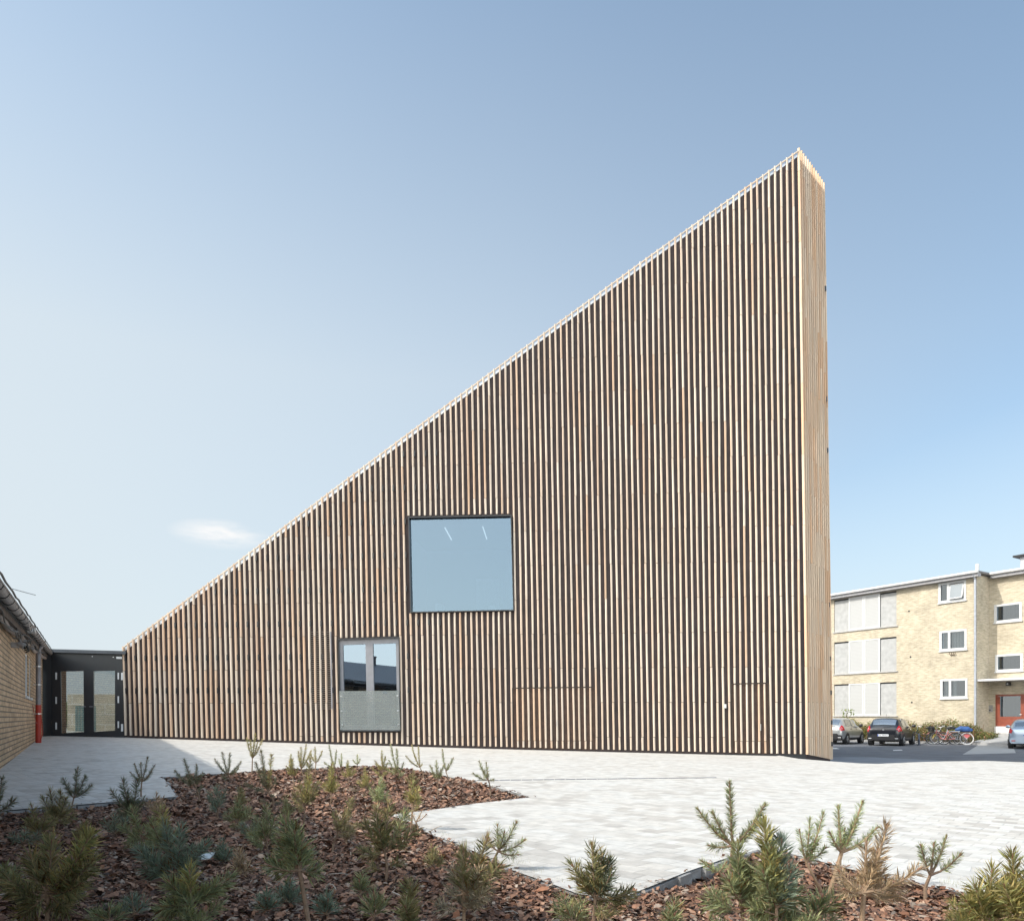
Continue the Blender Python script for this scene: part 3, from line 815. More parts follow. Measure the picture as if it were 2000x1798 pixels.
wm.quad((xe, 0, -.5), (xe, 8, -.5), (xe, 8, 2.2), (xe, 0, eave(xe) - .12)); wm.quad((xs, 0, -.5), (xs, 8, -.5), (xs, 8, 2.2), (xs, 0, eave(xs) - .12))
wm.build('brick_wall', LEFT_BRICK, house)
for h in wins:
    fm = MB(); qq = [(h[3][0], 0, h[3][1]), (h[2][0], 0, h[2][1]), (h[1][0], 0, h[1][1]), (h[0][0], 0, h[0][1])]
    ii = frame_ring(fm, qq, .07, .07, .07, .07, .02, .12); fm.box(h[0][0] - .03, h[1][0] + .03, -.035, .03, h[0][1] - .05, h[0][1] - .002)
    w = fm.build('window', WHITE, house); pm_ = MB(); pane(pm_, ii, .07); pm_.build('glass', GLASS_WIN, w)
    pm_ = MB(); pane(pm_, ii, .2); pm_.build('curtain', DARKIN, w)
# roof: low pitch, overhanging eave; ridge 5 m in
rf = MB(); ns = 24
for k in range(ns):
    x0 = xs + (xe + .25 - xs) * k / ns; x1 = xs + (xe + .25 - xs) * (k + 1) / ns
    for (ya, za, yb, zb) in ((-.13, -.03, 5.0, 1.42), (5.0, 1.42, 10.2, -.05)):
        rf.hexa([(x0, ya, eave(x0) + za - .06), (x1, ya, eave(x1) + za - .06), (x1, yb, eave(x1) + zb - .06), (x0, yb, eave(x0) + zb - .06),
                 (x0, ya, eave(x0) + za), (x1, ya, eave(x1) + za), (x1, yb, eave(x1) + zb), (x0, yb, eave(x0) + zb)])
rf.build('roof', ROOF_TILE, house)
for xv in (-1.0, 3.4):
    vp = MB(); vp.tube([(xv, 4.6, eave(xv) + 1.2), (xv, 4.6, eave(xv) + 1.75)], .07, 10); vp.tube([(xv, 4.6, eave(xv) + 1.75), (xv, 4.6, eave(xv) + 1.82)], .11, 10); vp.build('roof_vent', GUTTER, house)
sf = MB(); sf.hexa([(xs, -.12, eave(xs) - .22), (xe + .2, -.12, eave(xe) - .22), (xe + .2, .02, eave(xe) - .22), (xs, .02, eave(xs) - .22),
                    (xs, -.12, eave(xs) - .13), (xe + .2, -.12, eave(xe) - .13), (xe + .2, .02, eave(xe) - .13), (xs, .02, eave(xs) - .13)])
sf.build('eave_board', simple('eave_wood', (.10, .075, .06), .8, var=.3), house)
gt = MB(); gp = [(x, -.19, eave(x) - .06) for x in np.linspace(xs, xe + .15, 26)]
# half-round gutter
n = 9; vs = []; fs = []
for (x, y, z) in gp:
    for k in range(n):
        a = math.pi * k / (n - 1); vs.append((x, y + .065 * math.cos(a), z - .065 * math.sin(a)))
for i in range(len(gp) - 1):
    for k in range(n - 1): fs.append((i * n + k, (i + 1) * n + k, (i + 1) * n + k + 1, i * n + k + 1))
gt.add(vs, fs); gt.tube([(x, -.255, z) for x, y, z in gp], .012, 6); gt.build('gutter', GUTTER, house)
gb = MB()
for x in np.arange(xs + .3, xe, .78):
    z = eave(x) - .06; gb.tube([(x, -.19 + .069 * math.cos(a), z - .071 * math.sin(a)) for a in np.linspace(0, math.pi, 9)], .006, 5)
gb.each('gutter_bracket', CABLE, house)
# insulated pipe running under the eave
pp = MB(); pts = []
for i, x in enumerate(np.linspace(xs, xe + .1, 60)):
    pts.append((x, -.06 - .01 * math.sin(x * 2.3), eave(x) - .26 - .035 * math.sin(x * 1.7) - .02 * math.sin(x * 4.1)))
pp.tube(pts, .040, 9); pp.build('lagged_pipe', simple('pipe_lagging', (.34, .29, .26), .85, var=.25, scale=10, bump=.6), house)
wr = MB()
for (a0, a1, dz, sag, r) in ((-6, 4, .02, .14, .012), (-2.5, 5.5, .06, .20, .010), (1, 7.5, -.03, .12, .012), (3.5, 12, .04, .10, .010)):
    wr.tube([(a0 + (a1 - a0) * i / 24, -.13 - .02 * math.sin(i * .9), eave(a0 + (a1 - a0) * i / 24) - .22 + dz - sag * math.sin(math.pi * i / 24) - .02 * math.sin(i * 1.4)) for i in range(25)], r, 5)
# cable coils
for cx_ in (LB.sx(36),):
    for k in range(3):
        c = (cx_ + .05 * k, -.11 - .01 * k, eave(cx_) - .36 - .02 * k)
        wr.tube([(c[0] + .09 * math.cos(a), c[1] + .03 * math.sin(a * 3), c[2] + (.075 + .012 * k) * math.sin(a)) for a in np.linspace(0, 2 * math.pi, 18)], .011, 5)
wr.tube([(xs + .0, -.265, eave(xs) + .0)] + [(x, -.27, eave(x) - .02 + .012 * math.sin(x * 5)) for x in np.arange(xs + .5, xe, .5)], .012, 5)
cs = MB()
wr.build('loose_cables', CABLE, house)
whw = MB(); c = LB.sx(20)
whw.tube([(c - .7 + 1.5 * i / 20, -.27, eave(c) - .10 - .12 * math.sin(math.pi * i / 20)) for i in range(21)], .007, 5)
c0 = LB.px(18, 1148, -.26); c1 = at(55, 1174, LB.world(c0[0] + .5, -.4)[1])
whw.tube([c0, (c0[0] + .2, -.5, c0[2] - .03)], .005, 5)
whw.build('pale_cable', simple('pale_cable', (.45, .44, .42), .5), house)
# floodlight under the eave
fx_ = LB.px(36, 1222, -.10)
fl_ = empty('flood_lamp', LB.world(fx_[0], -.08) + (LB.z0 + eave(fx_[0]) - .46,), LB.rz, 'round grey twin floodlight hanging on the brick wall below the gutter', 'lamp')
m_ = MB(); m_.tube([(0, .06, .12), (0, -.03, .1), (0, -.06, .04)], .014, 7); m_.box(-.08, .08, -.02, .2, -.04, .04); m_.build('bracket', GUTTER, fl_)
for s in (-.07, .08):
    m_ = MB(); m_.tube([(s, -.01, .02), (s, -.07, .0), (s, -.10, -.02)], [.035, .048, .052], 14)
    hd = m_.build('lamp_head', GUTTER, fl_); m_ = MB(); m_.tube([(s, -.102, -.02), (s, -.108, -.022)], .044, 14); m_.build('lens', GLASS_WIN, hd)
# white box on the gutter farther along
bx_ = LB.px(60, 1218, -.2)
m_ = MB(); zz = LB.z0 + eave(bx_[0]) - .12; o = m_
m_.bbox(-.3, .3, -.06, .06, 0, .12, .02); jb = m_.build('junction_box', simple('old_white_plastic', (.55, .54, .52), .5))
jb.location = LB.world(bx_[0] + .2, -.20) + (zz,); jb.rotation_euler = (0, 0, LB.rz)
tag(jb, 'off white box fixed beside the gutter of the tan brick house', 'junction box')
# downpipe grey above, red below
dp = empty('downpipe', LB.world(LB.sx(75, -.10), -.10) + (LB.z0,), LB.rz, 'downpipe with a bright red lower end on the corner of the tan brick house', 'downpipe')
zt = eave(LB.sx(75)) - .3; zr = LB.px(75, 1376, -.1)[2]; zb = LB.px(74, 1446, -.1)[2] - .05
m_ = MB(); m_.tube([(0, -.10, zt + .22), (0, -.08, zt + .14), (0, 0, zt - .02), (0, 0, zr)], .058, 12); m_.build('upper_pipe', simple('grey_zinc', (.22, .21, .22), .5, .3, var=.25, scale=5), dp)
m_ = MB(); m_.tube([(0, 0, zr), (0, 0, zb - .15)], .064, 12); m_.build('red_lower_pipe', REDPIPE, dp)
m_ = MB()
for z in (zr - .22, zr + .5, zr + .95): m_.tube([(-.065, 0, z), (.065, 0, z)], .02, 6); m_.tube([(0, 0, z - .012), (0, 0, z + .012)], .07, 12); m_.tube([(-.1, .09, z), (.1, .09, z)], .012, 5)
m_.build('pipe_clamps', STEEL, dp)
m_ = MB(); m_.tube([(-.08, -.06, zr - .25), (.02, -.09, zr - .7), (-.1, -.02, zr - 1.0)], .008, 5); m_.tube([(-3.1, -.02, .95), (-2.6, -.03, .72), (-2.0, -.03, .60), (-1.2, -.02, .55)], .006, 5)
m_.build('red_wire', REDPIPE, dp)

# ------------------------------------------------------------------ black glazed link
LA = (at(100, HY, 22.75).x, 22.75); LBp = (A[0] + .02, A[1] - .02)
FL = Frame(LA, (LBp[0] - LA[0], LBp[1] - LA[1]), CZ - .66)
link = empty('glazed_link', FL.loc(), FL.rz, 'low black entrance link with a glazed double door between brick house and slatted hall', 'building')
LW = math.hypot(LBp[0] - LA[0], LBp[1] - LA[1])
q = [FL.px(x, y) for x, y in ((105, 1300), (236, 1299), (236, 1428), (107, 1432))]
top = FL.px(170, 1274)[2]
op = [(q[3][0], .02), (q[2][0], .02 + .08), (q[1][0], q[1][2]), (q[0][0], q[0][2])]
Vw, Tw = region([(-.0, -.3), (LW, -.3), (LW, top), (-.0, top)], [op])
wm = MB(); wm.add([(x, 0, z) for x, z in Vw], Tw)
wm.quad((0, 0, -.3), (0, 1.4, -.3), (0, 1.4, top), (0, 0, top)); wm.quad((LW, .2, -.3), (LW, 1.4, -.3), (LW, 1.4, top), (LW, .2, top))
wm.quad((0, 0, top), (LW, 0, top), (LW, 1.4, top), (0, 1.4, top))
for i in range(4):
    (x0, z0), (x1, z1) = op[i], op[(i + 1) % 4]; wm.quad((x0, 0, z0), (x1, 0, z1), (x1, .1, z1), (x0, .1, z0))
# black return in front of the brick house's far corner
c0 = at(84, HY, 22.2)
rx = (c0.x - LA[0]) * FL.d[0] + (c0.y - LA[1]) * FL.d[1]; ry = (c0.x - LA[0]) * FL.n[0] + (c0.y - LA[1]) * FL.n[1]
wm.quad((rx, ry, -.3), (0, 0, -.3), (0, 0, top - .02), (rx, ry, top - .05))
wm.build('black_cladding', BLACKM, link)
m_ = MB(); m_.box(-.5, LW + .03, -.10, 1.5, top, top + .07); m_.bbox(-.5, LW + .02, -.14, -.10, top - .03, top + .075, .01); m_.build('roof_edge', simple('dark_zinc', (.07, .075, .085), .35, .5), link)
m_ = MB(); m_.box(0, LW, .02, 1.3, -.30, -.01); m_.build('floor', CONC, link)
m_ = MB(); m_.box(.02, .14, .1, 1.2, 0, top - .1); m_.build('inner_brick_wall', RED_BRICK, link)
for k in range(2):
    q2 = [(op[3][0], 0, op[3][1]), (op[2][0], 0, op[2][1]), (op[1][0], 0, op[1][1]), (op[0][0], 0, op[0][1])]
    a0, a1 = (0, .5) if k == 0 else (.5, 1)
    qq = [lerp_q(q2, a0, 0), lerp_q(q2, a1, 0), lerp_q(q2, a1, 1), lerp_q(q2, a0, 1)]
    m_ = MB(); ii = frame_ring(m_, qq, .19 if k == 0 else .16, .12 if k == 0 else .17, .17, .13, .0, .07); dd = m_.build('glazed_door', BLACKM, link)
    m_ = MB(); pane(m_, ii, .03); m_.build('glass', GLASS_LINK, dd)
    m_ = MB(); hx = qq[0][0] + .07 if k == 0 else qq[1][0] - .07
    for f in (.14, .48, .84):
        z = qq[0][2] + (qq[3][2] - qq[0][2]) * f; m_.box(hx - .02, hx + .02, -.03, -.001, z - .11, z + .11)
    m_.each('hinge', WHITE, dd)
    m_ = MB(); hx = qq[1][0] - .06 if k == 0 else qq[0][0] + .06; m_.tube([(hx, -.001, 1.0), (hx, -.06, 1.0), (hx + (.1 if k else -.1), -.06, 1.0)], .012, 6); m_.build('door_handle', ANTH, dd)
m_ = MB()
for f in (.14, .9): z = 2.3 + (.1 - 2.3) * f; m_.box(LW - .13, LW - .07, -.03, -.001, z - .12, z + .12)
m_.each('white_plate', WHITE, link)
m_ = MB(); m_.bbox(LW - .26, LW - .10, -.06, -.001, top - .18, top - .11, .01); m_.build('white_sensor_box', WHITE, link)
m_ = MB()
for x in (1.15, 1.75): m_.tube([(x, -.02, top - .12), (x, -.001, top - .12)], .014, 8)
m_.each('pin_light', STEEL, link)
# rear glazing frame, and the yard behind seen through it
m_ = MB(); 
for x in (.9, LW - .2): m_.box(x, x + .045, 1.22, 1.3, 0, top - .1)
m_.box(.2, LW, 1.22, 1.3, top - .35, top - .1); m_.each('rear_frame_bar', BLACKM, link)
yw = at(205, HY, 29.5)
m_ = MB(); m_.box(-1.55, 2.6, 0, .3, -1.2, 1.25); o = m_.build('block_wall', brick_mat('pale_blocks', (.52, .47, .38), (.44, .38, .30), (.6, .56, .5), .9, .42, .03)); o.location = (yw.x, yw.y, CZ - .3); tag(o, 'pale block garden wall seen through the right pane of the glazed link door', 'wall')
m_ = MB()
for i in range(7): m_.box(i * .12, i * .12 + .09, 0, .03, -1.2, .75 + .02 * (i % 2))
o = m_.build('board_fence', simple('teal_board', (.10, .19, .20), .7)); yw = at(147, HY, 28.5); o.location = (yw.x, yw.y, CZ - .3); tag(o, 'blue green board fence seen through the left pane of the glazed link door', 'fence')
sh = empty('garden_bush', tuple(at(150, HY, 30.5)[:2]) + (CZ - 1.4,), 0, 'green leafy bush above the board fence behind the glazed link', 'bush')
def leafcloud(name, mat_, n, fn, size, pal, parent=None):
    P = fn(n); n = len(P)
    a = rng.normal(size=(n, 3)); a /= np.linalg.norm(a, axis=1)[:, None]
    b_ = np.cross(a, rng.normal(size=(n, 3))); b_ /= np.linalg.norm(b_, axis=1)[:, None]
    s = size * rng.uniform(.6, 1.3, n)[:, None]
    V = np.stack([P - a * s, P - b_ * s * .45, P + a * s, P + b_ * s * .45], 1).reshape(-1, 3)
    c = np.array(pal)[rng.integers(0, len(pal), n)] * rng.uniform(.7, 1.25, (n, 1))
    return npmesh(name, mat_, V, np.arange(n * 4).reshape(-1, 4), 4, np.repeat(c, 4, 0), parent)
def blob(n, lobes):
    out = []
    for (x, y, z, r, h) in lobes:
        k = n // len(lobes); d = rng.normal(size=(k, 3)); d /= np.linalg.norm(d, axis=1)[:, None]
        out.append(np.array([x, y, z]) + d * np.array([r, r, h]) * (rng.random((k, 1)) ** .45))
    return np.concatenate(out)
leafcloud('foliage', LEAF, 2600, lambda n: blob(n, [(0, 0, 1.7, .6, .5), (.5, .1, 1.5, .5, .5), (-.4, 0, 1.4, .5, .5)]), .07, [(.08, .16, .06), (.12, .22, .08)], sh)
m_ = MB(); m_.tube([(0, 0, 0), (.02, 0, .8), (0, .05, 1.6)], [.05, .04, .015], 7, (.2, .15, .1)); m_.build('stem', STEM, sh)

# ------------------------------------------------------------------ yellow brick flats
flats = empty('apartment_block', AP.loc(), AP.rz, 'three storey yellow brick apartment block with flat eave beyond the car park', 'building')
s0 = AP.sx(1560) ; sJ = AP.sx(1908); REC = 1.35; sEnd = 14.0
eT = AP.px(1850, 1131)[2]
# left block windows
WL = []
for (x0, x1, x2, x3, ya, yb, yc, yd) in ((1833.5, 1886, 1888, 1833, 1139, 1132, 1171, 1178.5), (1835.5, 1888, 1889, 1835, 1233, 1227, 1268, 1271.5), (1837, 1889, 1891, 1837, 1326.5, 1324, 1363, 1364)):
    p = [AP.px(x0, ya), AP.px(x1, yb), AP.px(x2, yc), AP.px(x3, yd)]
    l = (p[0][0] + p[3][0]) / 2; r = (p[1][0] + p[2][0]) / 2; zt = (p[0][2] + p[1][2]) / 2; zb = (p[2][2] + p[3][2]) / 2
    WL.append((l, r, zb, zt))
WR = []
for (x0, x1, ya, yb, yc, yd) in ((1942, 1996, 1180, 1176, 1212, 1216), (1944, 1998, 1278.5, 1275, 1310, 1311.5)):
    p = [AP.px(x0, ya, REC), AP.px(x1, yb, REC), AP.px(x1, yc, REC), AP.px(x0, yd, REC)]
    WR.append((p[0][0], p[1][0], (p[2][2] + p[3][2]) / 2, (p[0][2] + p[1][2]) / 2))
GR = []
for (yt, yt2, yb, yb2) in ((1170, 1155, 1234, 1221), (1254, 1243, 1316, 1309.5), (1336, 1331, 1398.5, 1395)):
    p = [AP.px(1629, yt), AP.px(1751, yt2), AP.px(1752, yb2), AP.px(1630, yb)]
    GR.append((p[0][0], p[1][0], (p[2][2] + p[3][2]) / 2, (p[0][2] + p[1][2]) / 2))
rect = lambda w: [(w[0], w[2]), (w[1], w[2]), (w[1], w[3]), (w[0], w[3])]
def wall_with(mb, outline, holes, y, depth=.12):
    Vw, Tw = region(outline, holes); mb.add([(x, y, z) for x, z in Vw], Tw)
    for h in holes:
        for i in range(4):
            (x0, z0), (x1, z1) = h[i], h[(i + 1) % 4]; mb.quad((x0, y, z0), (x1, y, z1), (x1, y + depth, z1), (x0, y + depth, z0))
wm = MB(); wall_with(wm, [(s0, -.3), (sJ, -.3), (sJ, eT), (s0, eT)], [rect(w) for w in WL + GR], 0)
wm.quad((sJ, 0, -.3), (sJ, REC, -.3), (sJ, REC, eT), (sJ, 0, eT))
wm.quad((s0, 0, -.3), (s0, 9, -.3), (s0, 9, eT), (s0, 0, eT))
wm.build('brick_wall', APT_BRICK, flats)
dl = AP.px(1944.5, 1356, REC + .0)[0]; dr = AP.px(2000, 1356, REC)[0] + .06; dt = AP.px(1944.5, 1356, REC)[2]; db = AP.px(1944.5, 1430, REC)[2]
wm = MB(); wall_with(wm, [(sJ, -.3), (sEnd, -.3), (sEnd, eT), (sJ, eT)], [rect(w) for w in WR] + [[(dl, db), (dr, db), (dr, dt), (dl, dt)]], REC)
wm.build('recessed_wall', APT_BRICK, flats)
def apwin(w, y, mull, curt, ajar=False):
    l, r, zb, zt = w
    fm = MB(); qq = [(l, 0, zt), (r, 0, zt), (r, 0, zb), (l, 0, zb)]
    ii = frame_ring(fm, qq, .13, .12, .11, .13, y - .035, y + .10)
    if mull: xm = l + (r - l) * .36; fm.box(xm - .065, xm + .065, y - .03, y + .1, ii[2][1], ii[0][1])
    fm.box(l - .03, r + .05, y - .08, y - .036, zb - .05, zb + .02)
    wo = fm.build('window', WHITE, flats)
    if ajar:
        pm_ = MB(); pane(pm_, [ii[0], (xm - .06, ii[1][1]), (xm - .06, ii[2][1]), ii[3]], y + .04); pm_.build('glass', GLASS_WIN, wo)
        sm_ = MB(); xa, xb = xm + .07, ii[1][0] - .02; za, zc = ii[2][1] + .02, ii[0][1] - .04
        # top hung casement standing open
        f = lambda x, z: (x, y + .02 - .2 * (zc - z) / (zc - za), z)
        for (x0, x1, z0, z1) in ((xa, xa + .06, za, zc), (xb - .06, xb, za, zc), (xa, xb, za, za + .06), (xa, xb, zc - .06, zc)):
            p = [f(x0, z0), f(x1, z0), f(x1, z1), f(x0, z1)]; sm_.prism(p, [(a, b2 + .04, c) for a, b2, c in p])
        so_ = sm_.build('open_casement', WHITE, wo); gm_ = MB(); gm_.quad(f(xa + .05, za + .05), f(xb - .05, za + .05), f(xb - .05, zc - .05), f(xa + .05, zc - .05)); gm_.build('casement_glass', glass_mat('open_pane', .3, (.55, .62, .68)), so_)
    else:
        pm_ = MB(); pane(pm_, ii, y + .04); pm_.build('glass', GLASS_WIN, wo)
    pm_ = MB()
    if curt == 'half':
        pane(pm_, [(l, ii[0][1]), (l + (r - l) * .55, ii[0][1]), (l + (r - l) * .55, ii[2][1]), (l, ii[2][1])], y + .16); pm_.build('curtain', CURT, wo)
        pm_ = MB(); pane(pm_, ii, y + .5); pm_.build('dark_room', DARKIN, wo)
    else:
        pane(pm_, ii, y + .16); pm_.build('curtain', {'pale': CURT, 'dark': CURTD, 'none': DARKIN}[curt], wo)
apwin(WL[0], 0, True, 'none', True); apwin(WL[1], 0, True, 'pale'); apwin(WL[2], 0, True, 'half')
for w in WR: apwin(w, REC, False, 'dark')
# screened balconies: two concrete panels and two sliding louvred shutters each
for gi, w in enumerate(GR):
    l, r, zb, zt = w; fr = [0, .25, .5, .755, 1]
    par = MB(); par.box(l - .05, r + .1, -.07, .02, zb - .07, zb - .005); par = par.build('balcony_screen', simple('sill_metal', (.42, .41, .40), .5), flats)
    m_ = MB(); m_.box(l, r, .12, .16, zb, zt); m_.build('rear_panel', DARKIN, par)
    for k in range(4):
        x0, x1 = l + (r - l) * fr[k], l + (r - l) * fr[k + 1]
        if k in (0, 3):
            m_ = MB(); m_.bbox(x0 + .01, x1 - .01, .05, .10, zb, zt - .10, .01); m_.build('concrete_panel', CONC, par)
        else:
            m_ = MB(); qq = [(x0 + .012, 0, zt - .01), (x1 - .012, 0, zt - .01), (x1 - .012, 0, zb), (x0 + .012, 0, zb)]
            ii = frame_ring(m_, qq, .10, .10, .07, .08, -.03, .03); sh_ = m_.build('sliding_shutter', WHITE, par)
            m_ = MB(); pane(m_, ii, -.01); m_.build('louvre', SHUT, sh_)
# eave: gutter, fascia, flat roof
m_ = MB(); m_.box(s0 - .3, sJ + .25, -.42, 9.3, eT + .06, eT + .16); m_.box(sJ + .25, sEnd, REC - .42, 9.3, eT + .06, eT + .16); m_.build('roof', simple('roof_felt', (.20, .19, .19), .8), flats)
m_ = MB(); m_.box(s0 - .3, sJ + .22, -.34, -.005, eT - .14, eT + .06); m_.box(sJ + .24, sEnd, REC - .34, REC - .005, eT - .14, eT + .06); m_.build('eave_soffit', simple('soffit_grey', (.36, .355, .37), .6), flats)
m_ = MB()
for (a, b_, y) in ((s0 - .3, sJ + .26, -.42), (sJ + .26, sEnd, REC - .42)):
    m_.tube([(a, y, eT + .10), (b_, y, eT + .10)], .075, 10)
m_.build('gutter', simple('white_gutter', (.72, .71, .70), .45), flats)
m_ = MB(); x = AP.sx(1908.5, -.12) - .1; m_.tube([(x, -.40, eT + .05), (x, -.14, eT - .28), (x, -.13, .1)], .06, 10)
dpipe = m_.build('downpipe', simple('grey_pipe', (.40, .42, .46), .45, .3), flats)
m_ = MB(); c = AP.px(1916, 1328, 0); m_.box(sJ + .01, sEnd, -.02, REC - .005, c[2] - .05, c[2] + .06); m_.build('entrance_canopy', simple('canopy_white', (.62, .62, .62), .6), flats)
cz = c[2]
m_ = MB(); c = AP.px(1969, 1335, REC - .2); m_.box(c[0] - .06, c[0] + .06, REC - .25, REC - .1, c[2] + .1, cz - .085); lamp = m_.build('entrance_lamp', BLACKM, flats); m_ = MB(); m_.box(c[0] - .09, c[0] + .09, REC - .28, REC - .07, c[2] - .1, c[2] + .1); m_.build('lantern', BLACKM, lamp)
m_ = MB(); m_.tube([(c[0], REC - .29, c[2]), (c[0], REC - .281, c[2])], .05, 10); m_.build('lens', WHITE, lamp)
# red entrance door
m_ = MB(); qq = [(dl + .0, 0, dt), (dr, 0, dt), (dr, 0, db), (dl, 0, db)]
ii = frame_ring(m_, qq, .10, .10, .10, .02, REC - .01, REC + .08)
zs = db + (dt - db) * .42; zp = db + .36
m_.box(ii[0][0], ii[1][0], REC + .0, REC + .06, zs - .10, zs); m_.box(ii[0][0], ii[1][0], REC + .015, REC + .05, zp, zs - .101)
m_.box(ii[0][0], ii[0][0] + .13, REC + .005, REC + .055, zs + .001, dt - .11); m_.box(ii[1][0] - .13, ii[1][0], REC + .005, REC + .055, zs + .001, dt - .11)
do = m_.build('entrance_door', REDWOOD, flats)
m_ = MB(); m_.box(ii[0][0] + .131, ii[1][0] - .131, REC + .02, REC + .03, zs + .001, dt - .101); m_.build('door_glass', GLASS_WIN, do)
m_ = MB(); m_.box(ii[0][0] + .1, ii[1][0] - .1, REC + .2, REC + .22, zs, dt); m_.build('curtain', CURTD, do)
m_ = MB(); m_.box(dl - .02, dr + .05, REC - .10, REC + .1, db - .04, zp - .002); m_.build('door_step', simple('step_white', (.62, .61, .6), .7), flats)
m_ = MB(); x = ii[1][0] - .06; m_.tube([(x, REC, zs + .12), (x, REC - .06, zs + .12), (x - .1, REC - .06, zs + .12)], .014, 6); m_.build('door_handle', STEEL, do)
m_ = MB(); c = AP.px(1934, 1384, REC); m_.bbox(c[0] - .14, c[0] + .14, REC - .03, REC - .001, c[2] - .16, c[2] + .22, .01); ic = m_.build('intercom', simple('intercom_grey', (.34, .33, .33), .4, .4), flats)
m_ = MB(); m_.tube([(c[0], REC - .034, c[2] - .06), (c[0], REC - .03, c[2] - .06)], .04, 8); m_.build('speaker_hole', BLACKM, ic)
for (x, y) in ((1775.5, 1193), (1778.5, 1282.5), (1781, 1371)):
    c = AP.px(x, y); m_ = MB(); m_.tube([(c[0], -.012, c[2]), (c[0], -.001, c[2])], .055, 10); m_.build('wall_vent', BLACKM, flats)
m_ = MB(); c = AP.px(1862, 1277)
for s in (-1, -.3, .35, 1): m_.tube([(c[0] + s * .08, -.01, c[2] - .06), (c[0] + s * .12, -.09, c[2] - .05), (c[0] + s * .17, -.12, c[2] + .08)], .02, 5)
m_.build('wall_hooks', simple('rust_brown', (.10, .06, .04), .7), flats)
for (x, ya, h, w) in ((1909, 1101, .8, .10),):
    c = AP.px(x, 1115, 1.2); m_ = MB(); m_.tube([(c[0], 1.2, eT), (c[0], 1.2, AP.px(x, ya, 1.2)[2])], w, 10); m_.build('vent_pipe', WHITE, flats)
c = AP.px(1998, 1100, 2.0); m_ = MB(); zt_ = AP.px(1998, 1086, 2.0)[2]; m_.box(c[0] - .05, c[0] + 1.0, 1.8, 2.6, eT, zt_ - .05); ch = m_.build('chimney', simple('chimney_grey', (.45, .45, .47), .7), flats)
m_ = MB(); m_.box(c[0] - .35, c[0] + 1.3, 1.6, 2.8, zt_ - .05, zt_ + .05); m_.build('chimney_cap', BLACKM, ch)

# hedge along the wall
sheet(AP, [(s0, -2.3), (AP.sx(1925, -2.0), -2.3), (AP.sx(1922, -.3), .0), (s0, .0)], .10, .3, SOIL, 'hedge_bed')
sheet(AP, [(AP.sx(1924, -2.0), -2.5), (sEnd, -2.5), (sEnd, REC), (AP.sx(1916, 0), REC)], .14, .3, SLAB, 'entrance_paving')
m_ = MB(); x0 = AP.sx(1938, 0)
m_.hexa([(x0, -2.2, .141), (x0 + 2.6, -2.2, .141), (x0 + 2.6, REC - .12, .141), (x0, REC - .12, .141), (x0, -2.2, .16), (x0 + 2.6, -2.2, .16), (x0 + 2.6, REC - .12, db - .02), (x0, REC - .12, db - .02)])
o = m_.build('entrance_ramp', SLAB); o.location = AP.loc(); o.rotation_euler = (0, 0, AP.rz); tag(o, kind='structure')
xr = AP.sx(1928, -1.6)
hd = empty('hedge', AP.world(s0 + 3, -1.1) + (AP.z0 + .1,), AP.rz, 'low straggly yellow green hedge along the foot of the yellow brick wall', 'hedge')
def hedgepts(n):
    x = rng.random(n) * (xr - s0 - 0) ; y = -.85 + rng.normal(0, .38, n).clip(-.8, .6)
    hh = 1.12 + .14 * np.sin(x * 1.9) + .10 * np.sin(x * 5.3 + 1) + .07 * np.sin(x * 11)
    hh *= np.clip((xr - s0 - x) / 1.1, .3, 1) ** .5 * (1 - .35 * np.abs(y + .85))
    z = (rng.random(n) ** .6) * hh * rng.uniform(.8, 1.12, n)
    return np.stack([x - 3, y + 1.1, z], 1)
leafcloud('foliage', LEAF, 26000, hedgepts, .05, [(.20, .22, .06), (.14, .17, .05), (.27, .25, .08), (.30, .16, .08), (.10, .13, .04)], hd)
m_ = MB()
for i in range(120):
    x = random.random() * (xr - s0 - .5); y = random.uniform(-.7, .7); m_.tube([(x - 3, y, 0), (x - 3 + random.uniform(-.2, .2), y + random.uniform(-.2, .2), random.uniform(.7, 1.1))], .008, 4, (.22, .10, .06))
o = m_.build('stems', STEM, hd); o['kind'] = 'stuff'
sp_ = ap_ground(1656, 1440, .1); w = AP.world(sp_[0], -2.0)
sap = empty('sapling', (AP.world(AP.sx(1657, -1.9), -1.9)) + (AP.z0 + .1,), 0, 'thin leafy sapling sticking up behind the parked silver hatchback', 'sapling')
leafcloud('foliage', LEAF, 90, lambda n: np.stack([rng.normal(-.05, .22, n), rng.normal(0, .2, n), .9 + rng.random(n) * 1.0], 1) + 0 * 1, .085, [(.20, .24, .07), (.16, .2, .06)], sap)
m_ = MB(); m_.tube([(0, 0, 0), (-.02, 0, .8), (-.12, 0, 1.85)], [.02, .015, .005], 5, (.22, .15, .08)); m_.tube([(-.02, 0, .8), (.2, 0, 1.4)], [.01, .004], 5, (.22, .15, .08)); m_.build('stem', STEM, sap)
# weeds at the edge of the path
# low bollard
bd = empty('bollard', AP.world(*ap_ground(1795, 1455)) + (AP.z0,), AP.rz, 'short dark bollard standing beside the black hatchback near the bicycles', 'bollard')
m_ = MB(); m_.tube([(0, 0, 0), (0, 0, .60), (0, 0, .64)], [.055, .055, .03], 12); m_.build('post', simple('bollard_blue', (.05, .06, .085), .5), bd)
m_ = MB(); m_.tube([(0, 0, 0), (0, 0, .03)], .10, 12); m_.build('foot_plate', simple('bollard_foot', (.06, .065, .08), .5), bd)
# concrete kerb strip before the hedge
m_ = MB(); m_.box(s0, AP.sx(1922, -2.4), -2.46, -2.31, -.02, .12); o = m_.build('car_park_kerb', KERB); o.location = AP.loc(); o.rotation_euler = (0, 0, AP.rz); tag(o, kind='structure')

